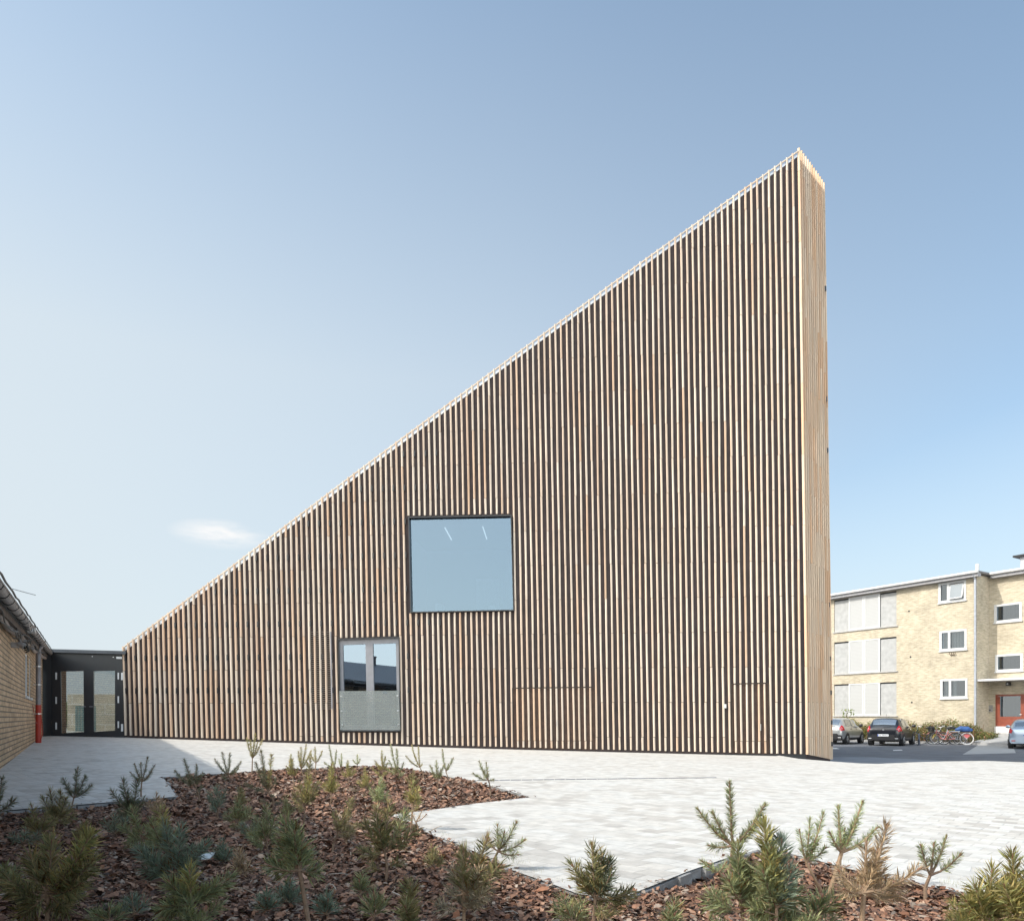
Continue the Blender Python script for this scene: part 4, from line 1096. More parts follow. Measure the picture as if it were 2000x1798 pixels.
# ------------------------------------------------------------------ cars
def paint(name, col, metal=.5):
    m, nt, b = mat(name); b.inputs['Base Color'].default_value = col + (1,); b.inputs['Metallic'].default_value = metal
    b.inputs['Roughness'].default_value = .28; b.inputs['Coat Weight'].default_value = .8; b.inputs['Coat Roughness'].default_value = .04
    return m
CARGLASS, _n, _b = mat('car_glass'); _b.inputs['Base Color'].default_value = (.30, .34, .38, 1); _b.inputs['Metallic'].default_value = .75; _b.inputs['Roughness'].default_value = .03; _b.inputs['Specular IOR Level'].default_value = 1.0; _b.inputs['IOR'].default_value = 1.8
LAMPRED = simple('tail_lamp_red', (.45, .012, .015), .15, var=.05); LAMPCLR = simple('lamp_clear', (.6, .6, .62), .1, var=.05)
BLKPL = simple('black_plastic', (.018, .018, .02), .45, var=.1)
RIM = simple('alloy', (.48, .49, .51), .3, .7, var=.05)
PLATE = simple('plate_white', (.75, .76, .78), .4, var=.02); PLATEB = simple('plate_blue', (.05, .12, .45), .4); PLATETXT = simple('plate_text', (.03, .03, .03), .5)
def car(x, y, rz, body_m, label, W=.83, H=1.47, Lr=-1.95, Lf=1.95, roofcol=None, sedan=False, dark_tail=False):
    c = empty('parked_car', (x, y, AP.z0 + .004), rz, label, 'car', 'cars parked in front of the flats')
    # stations (y, half width, floor z, shoulder z, roof z, roof half width)
    st = [(Lr, W * .80, .36, .80, .80, W * .62), (Lr + .07, W * .92, .26, .92, .93, W * .66), (Lr + .22, W * .98, .22, .96, 1.14, W * .68), (Lr + .46, W, .20, .97, H - .07, W * .70),
          (Lr + .75, W, .18, .965, H - .01, W * .72), (Lr + 1.35, W * 1.01, .18, .95, H, W * .74), (Lr + 1.95, W * 1.01, .18, .93, H - .02, W * .74), (Lr + 2.35, W, .18, .92, H - .10, W * .72),
          (Lr + 2.98, W * .99, .18, .90, .95, W * .66), (Lf - .45, W * .97, .19, .84, .86, W * .62), (Lf - .15, W * .90, .22, .74, .76, W * .58), (Lf, W * .74, .30, .60, .61, W * .5)]
    if sedan:
        st[0] = (Lr, W * .82, .36, .86, .86, W * .66); st[1] = (Lr + .06, W * .93, .26, .97, .985, W * .70)
        st[2] = (Lr + .25, W * .98, .22, .99, 1.02, W * .72); st[3] = (Lr + .55, W, .20, .985, H - .14, W * .72)
    def ring(s):
        y_, w, f, sh, r, rw = s; r = max(r, sh + .005)
        pts = [(0, f), (w * .86, f), (w * .97, f + .10), (w, f + (sh - f) * .45), (w * 1.0, f + (sh - f) * .72), (w * .955, sh), (rw + (w * .955 - rw) * .45, sh + (r - sh) * .55), (rw, r - .05 * min(1, (r - sh) * 4)), (rw * .82, r - .006 * 1), (0, r + .012)]
        return [(px_, y_, z) for px_, z in pts]
    rings = [ring(s) for s in st]; n = len(rings[0])
    mb = MB()
    for side in (1, -1):
        vs = [(p[0] * side, p[1], p[2]) for rg in rings for p in rg]; fs = []
        for i in range(len(rings) - 1):
            for k in range(n - 1):
                f = (i * n + k, (i + 1) * n + k, (i + 1) * n + k + 1, i * n + k + 1)
                fs.append(f if side > 0 else f[::-1])
        e = tuple(range(n)); fs.append(e if side > 0 else e[::-1]); e = tuple(range((len(rings) - 1) * n, len(rings) * n)); fs.append(e[::-1] if side > 0 else e)
        mb.add(vs, fs)
    body = mb.build('body', body_m, c, smooth=True)
    md = body.modifiers.new('soft', 'SUBSURF'); md.levels = 1; md.render_levels = 1
    # weld the centreline
    wd_ = body.modifiers.new('weld', 'WELD'); wd_.merge_threshold = .001
    bpy.context.view_layer.update(); body.modifiers.move(1, 0)
    def P(i, k, side, out=.008):       # point on ring lattice with float indices
        i0 = int(min(i, len(rings) - 1.001)); fi = i - i0; k0 = int(min(k, n - 1.001)); fk = k - k0
        g = lambda a, b_: Vector(rings[a][b_])
        p = g(i0, k0).lerp(g(i0, k0 + 1), fk).lerp(g(i0 + 1, k0).lerp(g(i0 + 1, k0 + 1), fk), fi)
        du = g(i0 + 1, k0) - g(i0, k0); dv = g(i0, k0 + 1) - g(i0, k0); nn_ = du.cross(dv)
        nn_ = nn_.normalized() if nn_.length > 1e-9 else Vector((1, 0, 0))
        if nn_.x < -.05 or (abs(nn_.x) <= .05 and nn_.z < 0): nn_ = -nn_
        p = p + nn_ * out; return (p.x * side, p.y, p.z)
    def patch(name, m, side, i0, i1, k0, k1, out=.010, nu=3, nv=3, parent=c, i0t=None, i1t=None):
        mb = MB(); vs = []
        for b_ in range(nv + 1):
            fb = b_ / nv
            a0 = i0 + ((i0t if i0t is not None else i0) - i0) * fb; a1 = i1 + ((i1t if i1t is not None else i1) - i1) * fb
            for a in range(nu + 1): vs.append(P(a0 + (a1 - a0) * a / nu, k0 + (k1 - k0) * fb, side, out))
        fs = [(b_ * (nu + 1) + a, b_ * (nu + 1) + a + 1, (b_ + 1) * (nu + 1) + a + 1, (b_ + 1) * (nu + 1) + a) for b_ in range(nv) for a in range(nu)]
        mb.add(vs, fs); return mb.build(name, m, parent, smooth=True)
    for s in (1, -1):
        patch('rear_side_window', CARGLASS, s, 3.6, 5.15, 5.15, 6.85, i0t=3.9)
        patch('front_side_window', CARGLASS, s, 5.3, 7.75, 5.15, 6.85, i1t=7.0)
        mb = MB()
        for (yy) in (Lr + .72, Lr + 1.95 - .0 + 1.22):
            pass
        for (yy) in (Lr + .74, Lr + 3.22):
            ww = W * 1.0
            m2 = MB(); m2.tube([(s * (ww - .19), yy, .30), (s * (ww + .002), yy, .30)], .345, 24); m2.build('wheel_arch', BLKPL, c)
            m2 = MB(); m2.tube([(s * (ww - .17), yy, .295), (s * (ww - .02), yy, .295), (s * (ww + .012), yy, .295)], [.295, .295, .275], 24); wh = m2.build('wheel', RUBBER, c)
            m2 = MB(); m2.tube([(s * (ww + .0), yy, .295), (s * (ww + .022), yy, .295)], [.20, .18], 20); m2.build('hub_cap', RIM, wh)
            m2 = MB()
            for q in range(5):
                a = q * 2 * math.pi / 5 + .4; m2.tube([(s * (ww + .024), yy + .08 * math.cos(a), .295 + .08 * math.sin(a)), (s * (ww + .024), yy + .15 * math.cos(a), .295 + .15 * math.sin(a))], .022, 5)
            m2.build('spoke_openings', BLKPL, wh)
        m2 = MB(); yy = Lr + 2.62; m2.tube([(s * (W * .93), yy, .98), (s * (W + .06), yy + .01, 1.0)], .025, 6); m2.tube([(s * (W + .03), yy - .02, 1.02), (s * (W + .12), yy - .02, 1.03), (s * (W + .20), yy, 1.02)], [.06, .085, .05], 8); m2.build('wing_mirror', BLKPL if dark_tail or not sedan else body_m, c)
        m2 = MB()
        for yy in (Lr + 1.25, Lr + 2.15): m2.bbox(s * (W * .995) - .012, s * (W * .995) + .012, yy, yy + .17, .83, .87, .005)
        m2.each('door_handle', BLKPL, c)
        # door seams
        m2 = MB()
        for i_ in (5.22, 7.6 if not sedan else 7.7):
            for k in np.arange(1.2, 5.0, .4): m2.quad(P(i_, k, s, .004), P(i_ + .02, k, s, .004), P(i_ + .02, k + .4, s, .004), P(i_, k + .4, s, .004))
        m2.build('door_seams', BLKPL, c)
        patch('sill_trim', BLKPL, s, 2.6, 9.2, 1.6, 2.3, out=.004, nu=8, nv=1)
        if sedan: patch('tail_lamp', LAMPRED, s, .05, 1.5, 4.0, 5.2, out=.012)
        else:
            tlp = patch('tail_lamp', LAMPRED, s, .35, 2.3, 4.15, 5.9, out=.014, i1t=2.0)
            patch('tail_lamp_lens', LAMPCLR, s, .6, 1.2, 4.6, 5.2, out=.02, nu=1, nv=1, parent=tlp)
    # rear window, windscreen, tailgate panel, bumper, plate
    def across(name, m, i0, i1, k0, out, parent=c, trim=.0, smooth=True):
        mb = MB(); vs = []; cols = [(k, 1) for k in np.linspace(k0, n - 1, 5)]
        nu = 6; rows = 4
        for b_ in range(rows + 1):
            i = i0 + (i1 - i0) * b_ / rows
            left = [P(i, k, -1, out) for k in np.linspace(k0, n - 1, 5)]; right = [P(i, k, 1, out) for k in np.linspace(n - 1, k0, 5)][1:]
            vs += left + right
        w_ = 9
        fs = [(b_ * w_ + a, b_ * w_ + a + 1, (b_ + 1) * w_ + a + 1, (b_ + 1) * w_ + a) for b_ in range(rows) for a in range(w_ - 1)]
        mb.add(vs, fs); return mb.build(name, m, parent, smooth=smooth)
    across('rear_window', CARGLASS, 1.75 if not sedan else 2.15, 2.85 if not sedan else 2.92, 7.35, .016)
    across('windscreen', CARGLASS, 7.12, 7.92, 7.25, .012)
    m2 = MB(); m2.bbox(-.56, .56, Lr - .035, Lr + .1, .30, .60, .05); m2.bbox(-W * .9, W * .9, Lr + .0, Lr + .2, .26, .52, .05)
    bpn = m2.build('rear_bumper', BLKPL if not sedan else body_m, c)
    m2 = MB(); m2.bbox(-.26, .26, Lr - .052, Lr - .036, .50 if not sedan else .60, .61 if not sedan else .71, .008); pl_ = m2.build('number_plate', PLATE, bpn)
    z0 = .52 if not sedan else .62
    m2 = MB(); m2.box(-.258, -.215, Lr - .055, Lr - .053, z0 - .01, z0 + .08); m2.build('plate_band', PLATEB, pl_)
    m2 = MB()
    for q in range(7):
        x_ = -.18 + q * .058 + (.02 if q > 1 else 0); m2.box(x_, x_ + .008, Lr - .055, Lr - .053, z0, z0 + .07); m2.box(x_ + .02, x_ + .03, Lr - .055, Lr - .053, z0, z0 + .07); m2.box(x_ + .008, x_ + .02, Lr - .055, Lr - .053, z0 + (.03 if q % 2 else .062), z0 + (.038 if q % 2 else .07))
    m2.build('plate_characters', PLATETXT, pl_)
    m2 = MB()
    for s in (-1, 1): m2.bbox(s * .62 - .09, s * .62 + .09, Lr - .028, Lr + .02, .37, .41, .01)
    m2.each('rear_reflector', LAMPRED if sedan else LAMPCLR, bpn)
    if not sedan:
        m2 = MB(); m2.tube([(0, Lr - .005, .84), (0, Lr + .03, .84)], .045, 16); m2.build('round_badge', RIM, c)
        m2 = MB(); m2.tube([(.0, Lr + .85, H + .0), (0, Lr + .70, H + .20)], .006, 4); m2.build('aerial', BLKPL, c)
        m2 = MB(); m2.tube([(0, Lr + .06, .98), (.2, Lr + .08, 1.0), (.38, Lr + .12, 1.03)], .008, 5); m2.build('wiper', BLKPL, c)
    return c
def place(px, py, back=0):
    s, d = ap_ground(px, py); return AP.world(s, d)
SILV = paint('silver_grey_paint', (.46, .47, .47)); BLKP = paint('black_paint', (.012, .014, .020), .2); BLUP = paint('pale_blue_paint', (.36, .44, .54))
hd_ = math.radians(38)
def car_at(px, py, az, *a, **k):
    # px,py: ground point under the middle of the rear bumper
    x, y = place(px, py); Lr = k.get('Lr', -1.95); az = math.radians(az)
    return car(x + math.sin(az) * (-Lr), y + math.cos(az) * (-Lr), -az, *a, **k)
car_at(1616, 1453, 43, SILV, 'silver grey hatchback half hidden behind the corner of the slatted hall')
car_at(1725, 1456, 39.5, BLKP, 'black hatchback with a white number plate parked nose in beside the hedge', W=.84, Lr=-1.8, Lf=1.8, H=1.48, dark_tail=True)
car_at(2012, 1463, 37.5, BLUP, 'pale silver blue saloon cut off by the right edge of the photo', W=.86, H=1.42, sedan=True, Lr=-2.2, Lf=2.2)

# ------------------------------------------------------------------ bicycles
def bike(px, py, az, label, fcol, tyre=(.02, .02, .02), basket=False, saddlecol=(.02, .02, .02), bag=None, lean=4, guard=None, fork=None):
    x, y = AP.world(AP.sx(px, py), py); az = math.radians(az)
    b = empty('bicycle', (x, y, AP.z0 + .01), 0, label, 'bicycle', 'bicycles standing in front of the hedge')
    b.rotation_euler = (math.radians(lean), 0, az)
    FM = simple('bike_paint', fcol, .3, .1, var=.05); TY = simple('bike_tyre', tyre, .7, var=.05)
    R = .335; rx, fx = -.53, .55
    m2 = MB(); fr = m2
    bb = (-.08, 0, .28); hd0 = (.40, 0, .62); hd1 = (.36, 0, .82); st_ = (-.20, 0, .78)
    m2.tube([bb, (.12, 0, .34), hd0], .020, 8); m2.tube([(-.14, 0, .48), (.15, 0, .55), (hd1[0], 0, .76)], .017, 8); m2.tube([bb, st_], .018, 8); m2.tube([hd0, hd1], .022, 8)
    for s in (-.05, .05): m2.tube([(rx, s, R), (bb[0], s * .5, bb[2])], .011, 6); m2.tube([(rx, s, R), (-.17, s * .4, .66)], .009, 6)
    fo = m2.build('frame', FM, b)
    m2 = MB()
    for s in (-.045, .045): m2.tube([hd0, (.46, s, .52), (fx, s, R)], .012, 6)
    m2.build('fork', simple('fork_paint', fork or fcol, .35), b)
    for (cx_, nm) in ((rx, 'rear_wheel'), (fx, 'front_wheel')):
        m2 = MB(); m2.ring((cx_, 0, R), R - .02, .020, n=30, m=7); w = m2.build(nm, TY if nm == 'rear_wheel' else RUBBER, b)
        m2 = MB(); m2.ring((cx_, 0, R), R - .045, .010, n=30, m=5); m2.tube([(cx_, -.05, R), (cx_, .05, R)], .025, 8)
        for q in range(14):
            a = q * math.pi / 7; m2.tube([(cx_, .02 * (-1) ** q, R), (cx_ + (R - .05) * math.cos(a), 0, R + (R - .05) * math.sin(a))], .0025, 3, caps=False)
        m2.build('rim', RIM, w)
        m2 = MB(); a0, a1 = (.2, 2.9) if nm == 'rear_wheel' else (.7, 2.7); pts = [(cx_ + (R + .02) * math.cos(a), 0, R + (R + .02) * math.sin(a)) for a in np.linspace(a0, a1, 14)]
        for u, v in zip(pts[:-1], pts[1:]): m2.hexa([(u[0], -.025, u[2]), (v[0], -.025, v[2]), (v[0], .025, v[2]), (u[0], .025, u[2]), (u[0], -.025, u[2] + .006), (v[0], -.025, v[2] + .006), (v[0], .025, v[2] + .006), (u[0], .025, u[2] + .006)])
        m2.build('mudguard', simple('guard', guard or fcol, .4), b)
    if guard:
        m2 = MB(); m2.prism([(rx, -.04, R - .02), (rx + .22, -.04, R + .17), (rx, -.04, R + .29), (rx - .2, -.04, R + .2)], [(rx, -.05, R - .02), (rx + .22, -.05, R + .17), (rx, -.05, R + .29), (rx - .2, -.05, R + .2)]); m2.build('skirt_guard', simple('skirt', guard, .5), b)
    m2 = MB(); m2.tube([hd1, (.34, 0, .95)], .014, 7); m2.tube([(.16, -.28, .99), (.30, -.2, 1.0), (.36, 0, .96), (.30, .2, 1.0), (.16, .28, .99)], .012, 7); m2.build('handlebar', STEEL, b)
    m2 = MB(); m2.tube([(.06, -.29, .99), (.17, -.28, .99)], .018, 7); m2.tube([(.06, .29, .99), (.17, .28, .99)], .018, 7); m2.each('grip', BLKPL, b)
    m2 = MB(); m2.tube([st_, (-.22, 0, .87)], .013, 7); m2.tube([(-.36, 0, .90), (-.26, 0, .905), (-.12, 0, .90), (-.02, 0, .895)], [.05, .085, .045, .015], 9); m2.build('saddle', simple('saddle_cover', saddlecol, .6), b)
    m2 = MB(); m2.ring((bb[0], -.05, bb[2]), .085, .010, n=18, m=5); m2.tube([(bb[0], -.07, bb[2]), (bb[0] + .15, -.07, bb[2] - .06)], .010, 6); m2.tube([(bb[0] + .15, -.07, bb[2] - .06), (bb[0] + .15, -.16, bb[2] - .06)], .016, 6)
    m2.tube([(bb[0], .07, bb[2]), (bb[0] - .15, .07, bb[2] + .06), (bb[0] - .15, .16, bb[2] + .06)], .010, 6); m2.tube([(bb[0], -.05, bb[2] + .085), (rx, -.05, R + .03)], .006, 4); m2.tube([(bb[0], -.05, bb[2] - .085), (rx, -.05, R - .03)], .006, 4); m2.build('crank_set', BLKPL, b)
    m2 = MB(); m2.tube([(-.2, 0, .72), (-.34, 0, .73), (-.74, 0, .73)], .009, 5); m2.tube([(-.70, -.06, .73), (rx, -.06, R)], .007, 5); m2.tube([(-.30, -.06, .735), (-.74, -.06, .735), (-.74, .06, .735), (-.30, .06, .735)], .008, 5); m2.build('carrier', STEEL, b)
    if bag: m2 = MB(); m2.tube([(-.80, 0, .78), (-.60, 0, .84), (-.25, 0, .86), (.0, 0, .80)], [.06, .15, .16, .06], 10); m2.build('blue_cover', simple('blue_cover', bag, .7, var=.3), b)
    if basket:
        m2 = MB()
        for q in range(14):
            a = q * 2 * math.pi / 14; m2.tube([(.60 + .13 * math.cos(a), .17 * math.sin(a), .72), (.62 + .16 * math.cos(a), .20 * math.sin(a), .98)], .006, 4)
        for z, k in ((.72, 1.), (.80, 1.07), (.88, 1.14), (.98, 1.22)):
            m2.tube([(.61 + .13 * k * math.cos(a), .17 * k * math.sin(a), z) for a in np.linspace(0, 2 * math.pi, 20)], .009, 5)
        for z in np.arange(.74, .98, .03):
            k = 1 + (z - .72) * .85; m2.tube([(.61 + .125 * k * math.cos(a), .165 * k * math.sin(a), z) for a in np.linspace(0, 2 * math.pi, 16)], .011, 4)
        m2.build('basket', BLKPL, b)
    m2 = MB(); m2.tube([(-.12, .0, .27), (-.10, -.17, .0)], .009, 5); m2.build('kickstand', STEEL, b)
    return b
AZB = 180 - 24
bike(1843, -3.55, AZB + 6, 'pink and white bicycle with a black front basket leaning leftward', (.62, .22, .20), basket=True, guard=None, fork=(.55, .40, .06), lean=-9)
bike(1866, -3.15, AZB, 'grey bicycle with a blue covered saddle and white walled rear tyre', (.38, .40, .44), tyre=(.62, .60, .57), bag=(.03, .09, .26), guard=(.50, .10, .10), lean=7)
bike(1852, -2.80, AZB - 8, 'dark bicycle half hidden behind the two brighter bicycles by the hedge', (.03, .03, .035), lean=5)
bike(1806, -2.85, AZB - 4, 'black bicycle standing between the bollard and the other bicycles', (.02, .025, .03), lean=-6)

# ------------------------------------------------------------------ young pines
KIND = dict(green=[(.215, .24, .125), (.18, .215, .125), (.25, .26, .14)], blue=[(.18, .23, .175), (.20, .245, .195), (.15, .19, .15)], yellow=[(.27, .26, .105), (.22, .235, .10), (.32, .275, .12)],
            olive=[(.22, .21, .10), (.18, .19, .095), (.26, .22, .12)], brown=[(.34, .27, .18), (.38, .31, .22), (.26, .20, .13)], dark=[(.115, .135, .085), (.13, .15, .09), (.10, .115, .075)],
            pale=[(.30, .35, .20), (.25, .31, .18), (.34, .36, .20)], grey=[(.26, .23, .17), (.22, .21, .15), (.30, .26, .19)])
def needles(p0, p1, L, dens, kind, f0, wmul=1.0):
    """bottle brush of needles along a curved twig; returns verts, cols"""
    ln = np.linalg.norm(p1 - p0); n = max(18, int(1.15 * dens * ln * (1 - f0)))
    t = f0 + (1 - f0) * rng.random(n) ** .85
    ax = (p1 - p0) / ln; sag = np.array([0, 0, 1.0]) * ln * .10
    c = p0 + (p1 - p0) * t[:, None] - sag * (4 * t * (1 - t))[:, None]
    r = rng.normal(size=(n, 3)); r -= (r @ ax)[:, None] * ax; r /= np.linalg.norm(r, axis=1)[:, None]
    ang = np.radians(rng.uniform(34, 78, n)); tip = t > .93; ang[tip] = np.radians(rng.uniform(8, 55, tip.sum()))
    d = ax * np.cos(ang)[:, None] + r * np.sin(ang)[:, None] + np.array([0, 0, .18])
    d /= np.linalg.norm(d, axis=1)[:, None]
    l = L * (1.12 if L < .039 else 1.28) * rng.uniform(.65, 1.15, n) * (1 - .25 * (t > .97))
    s = np.cross(d, rng.normal(size=(n, 3))); s /= np.linalg.norm(s, axis=1)[:, None]
    w = .00062 * wmul * (1 + L * 4)
    bend = np.cross(s, d) * (l * rng.uniform(-.12, .12, n))[:, None]
    a = c - s * w; b_ = c + s * w; m1_ = c + d * (l * .55)[:, None] + bend + s * w * .8; m2_ = c + d * (l * .55)[:, None] + bend - s * w * .8; e = c + d * l[:, None]
    V = np.stack([a, b_, m1_, e, m2_], 1).reshape(-1, 3)
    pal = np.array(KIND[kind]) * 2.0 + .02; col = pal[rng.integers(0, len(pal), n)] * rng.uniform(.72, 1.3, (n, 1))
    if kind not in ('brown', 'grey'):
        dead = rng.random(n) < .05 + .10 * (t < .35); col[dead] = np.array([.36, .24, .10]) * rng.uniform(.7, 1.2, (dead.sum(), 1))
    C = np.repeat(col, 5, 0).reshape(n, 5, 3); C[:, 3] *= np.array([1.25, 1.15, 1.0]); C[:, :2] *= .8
    return V, C.reshape(-1, 3)
def pine(base, node, tips, kind, label, nl=.048, dens=900, depth=None, low=0, stemr=1.0, f0=.12, group='young pines in the bark bed', tint=None):
    """base, node, tips in photo pixels; the plant stands at the depth where its foot meets the ground"""
    u_, v_ = ray(*base); lo_, hi_ = .8, 40.
    for _ in range(40):
        md_ = (lo_ + hi_) / 2
        if CZ + v_ * md_ > bedz(u_ * md_, md_) + .015: lo_ = md_
        else: hi_ = md_
    b = Vector((u_ * lo_, lo_, bedz(u_ * lo_, lo_) + .015)); Z0 = b.y
    o = empty('young_pine', tuple(b), 0, label, 'young pine', group)
    px_m = Z0 / F
    def pt(p, dz=0.0):
        q = at(p[0], p[1], Z0 + dz); return np.array(q) - np.array(b)
    sb = MB(); nd = pt(node, 0)
    h = max(.05, np.linalg.norm(nd))
    colw = (.30, .20, .125) if kind not in ('green', 'blue', 'dark', 'olive') else (.22, .145, .095)
    rb = (.005 + .006 * min(1, h * 2)) * stemr
    mid = nd * .5 + np.array([rng.normal(0, .012), rng.normal(0, .012), 0])
    sb.tube([(0, 0, -.04), tuple(mid), tuple(nd)], [rb * 1.25, rb, rb * .85], 7, colw)
    Vs = []; Cs = []
    for i, tp in enumerate(tips):
        k = tp[2] if len(tp) > 2 and isinstance(tp[2], str) else kind
        start = nd
        reach = abs(tp[0] - node[0]) * px_m
        dz = 0.0 if i == 0 else float(rng.uniform(-.8, .8)) * max(.05, reach * .7)
        e = pt(tp, dz)
        ln = np.linalg.norm(e - start)
        if ln < .02: continue
        sag = ln * .10; pts = []
        for t in (0, .33, .66, .97):
            q = start + (e - start) * t; q[2] -= sag * 4 * t * (1 - t); pts.append(tuple(q))
        sb.tube(pts, [rb * .8, rb * .62, rb * .5, rb * .35], 6, colw)
        # buds
        sb.tube([pts[-1], tuple(e + (e - start) / ln * .006), tuple(e + (e - start) / ln * .014)], [.0035, .0042, .001], 6, (.26, .13, .08))
        tv, tc_ = needles(start, e, nl, dens, k, f0, max(1.0, Z0 / 5.0))
        Vs.append(tv); Cs.append(tc_)
    for j in range(low):                      # short side twigs lower on the stem
        f = rng.uniform(.25, .9); s = nd * f; a = rng.uniform(0, 2 * math.pi); r = rng.uniform(.06, .14)
        e = s + np.array([math.cos(a) * r, math.sin(a) * r, r * rng.uniform(.1, .9)])
        sb.tube([tuple(s), tuple(e)], [rb * .45, rb * .25], 5, colw)
        tv, tc_ = needles(s, e, nl * .85, dens * .8, kind, .25, max(1.0, Z0 / 5.0)); Vs.append(tv); Cs.append(tc_)
    V = np.concatenate(Vs); C = np.concatenate(Cs)
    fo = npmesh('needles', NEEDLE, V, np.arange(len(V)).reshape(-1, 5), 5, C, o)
    sb.build('stem', STEM, o)
    return o
def fan(base, top, L, R, kind, label, n=5, nodef=.62, **kw):
    """auto crown: leader to top, side shoots fanned between L and R"""
    by = base[1]; ty = top; nx_ = base[0] * .6 + (L + R) / 2 * .4; ny_ = ty + (by - ty) * nodef
    tips = [((L + R) / 2 + rng.uniform(-.12, .12) * (R - L), ty)]
    for i in range(n - 1):
        f = (i + .5) / (n - 1); x = L + (R - L) * f; e = abs(f - .5) * 2
        tips.append((x + rng.uniform(-.05, .05) * (R - L), ty + (ny_ - ty) * (.15 + .55 * e + rng.uniform(-.1, .15))))
    return pine(base, (nx_, ny_), tips, kind, label, **kw)
# every pine stands where the photograph shows it
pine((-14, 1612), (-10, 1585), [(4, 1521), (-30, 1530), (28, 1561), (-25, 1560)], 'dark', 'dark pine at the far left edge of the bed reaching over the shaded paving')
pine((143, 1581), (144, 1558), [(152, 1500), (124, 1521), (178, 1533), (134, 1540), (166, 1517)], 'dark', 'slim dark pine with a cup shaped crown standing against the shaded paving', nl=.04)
pine((112, 1618), (112, 1600), [(98, 1543), (118, 1547), (84, 1560), (140, 1575), (128, 1560), (100, 1575)], 'olive', 'bushy olive pine just left of the slim dark pine', low=4)
pine((80, 1640), (76, 1626), [(62, 1574), (90, 1590), (56, 1604), (105, 1600)], 'olive', 'small olive pine at the shaded kerb behind the big bronze green pine', low=2)
pine((52, 1652), (50, 1646), [(48, 1622), (25, 1632), (74, 1628)], 'blue', 'low blue green pine tuft in deep shade at the left of the bed', nl=.04)
pine((88, 1808), (92, 1742), [(101, 1643), (176, 1630, 'yellow'), (182, 1680), (50, 1730), (158, 1724), (60, 1672), (130, 1770), (40, 1785)], 'olive', 'large bronze green pine filling the lower left corner of the bed', nl=.060, dens=1150, low=8, stemr=1.3)
pine((10, 1740), (12, 1725), [(10, 1696), (-10, 1705), (30, 1700), (28, 1720)], 'green', 'small green pine cut by the left edge beside the large bronze pine', nl=.05)
pine((276, 1560), (277, 1526), [(288, 1479), (263, 1492), (302, 1494), (255, 1508), (275, 1490), (295, 1508)], 'dark', 'thin stalked dark pine with an open crown beside the paving corner', nl=.032, dens=650)
pine((262, 1612), (258, 1590), [(240, 1524), (268, 1522), (219, 1545), (250, 1560), (280, 1560)], 'dark', 'dark green pine with a long brown tipped leader left of the thin stalked pine', low=3)
pine((304, 1604), (304, 1592), [(306, 1552), (292, 1566), (318, 1560), (312, 1575)], 'brown', 'little rusty brown pine in front of the kerb corner', nl=.04, dens=700)
pine((292, 1668), (280, 1636), [(258, 1580), (240, 1612), (300, 1600), (262, 1640), (310, 1630)], 'green', 'mid green pine leaning left behind the large blue green pine', low=5)
pine((226, 1636), (226, 1628), [(222, 1592), (205, 1606), (244, 1600)], 'blue', 'dim blue green pine close to the shaded kerb', nl=.04)
pine((326, 1702), (325, 1660), [(317, 1582, 'yellow'), (300, 1615), (340, 1625), (305, 1640)], 'green', 'upright pine with a yellow tuft on top above the large blue green pine', nl=.05, low=2)
pine((347, 1722), (344, 1705), [(354, 1612), (322, 1610), (272, 1660), (402, 1648), (296, 1664), (375, 1660), (285, 1700)], 'blue', 'large blue green pine with spreading shoots in the left part of the bed', nl=.052, dens=1150, low=4)
pine((372, 1830), (374, 1760), [(370, 1698, 'yellow'), (330, 1720), (420, 1730), (350, 1740), (445, 1715), (395, 1740), (318, 1770)], 'green', 'dense green pine with an orange green tip at the bottom left of the picture', nl=.052, dens=1150, low=8)
pine((214, 1815), (214, 1798), [(214, 1775), (190, 1785), (238, 1783), (178, 1796)], 'green', 'low pine with star shaped tufts at the bottom edge beside the large bronze pine', nl=.05)
pine((262, 1800), (262, 1785), [(258, 1752), (240, 1768), (282, 1762)], 'blue', 'small blue tinged pine at the bottom edge left of the dense green pine', nl=.045)
pine((391, 1566), (382, 1535), [(360, 1484), (384, 1494), (342, 1505), (395, 1510), (365, 1512)], 'dark', 'dark pine forking twice beside the tip of the shaded paving', nl=.036, low=2)
pine((450, 1528), (446, 1512), [(434, 1470), (449, 1471), (420, 1482), (465, 1500), (470, 1488)], 'dark', 'dark branching pine where sun and shade meet on the far kerb', nl=.036, low=3)
pine((428, 1600), (426, 1580), [(424, 1536), (408, 1548), (438, 1545), (414, 1570)], 'blue', 'short blue green pine in shade below the dark branching pine', nl=.04, low=3)
fan((470, 1590), 1540, 455, 488, 'olive', 'rusty olive pine tuft in the shade left of centre of the bed', n=4, nl=.04)
fan((462, 1625), 1565, 436, 500, 'green', 'spreading green pine in shade right of the short blue green pine', n=6, nl=.042, low=3)
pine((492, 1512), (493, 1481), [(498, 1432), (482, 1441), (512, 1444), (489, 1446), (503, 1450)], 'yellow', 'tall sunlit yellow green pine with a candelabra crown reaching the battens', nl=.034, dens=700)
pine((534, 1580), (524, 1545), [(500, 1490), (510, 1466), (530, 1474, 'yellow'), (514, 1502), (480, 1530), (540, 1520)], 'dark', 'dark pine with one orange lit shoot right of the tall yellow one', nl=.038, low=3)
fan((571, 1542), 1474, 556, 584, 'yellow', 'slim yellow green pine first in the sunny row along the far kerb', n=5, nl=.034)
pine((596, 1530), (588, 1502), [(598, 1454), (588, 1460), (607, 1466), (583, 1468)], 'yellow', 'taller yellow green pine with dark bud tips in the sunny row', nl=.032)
pine((618, 1522), (617, 1490), [(615, 1459), (629, 1467), (606, 1470)], 'yellow', 'thin stemmed sunlit pine to the right of the one with dark bud tips', nl=.030)
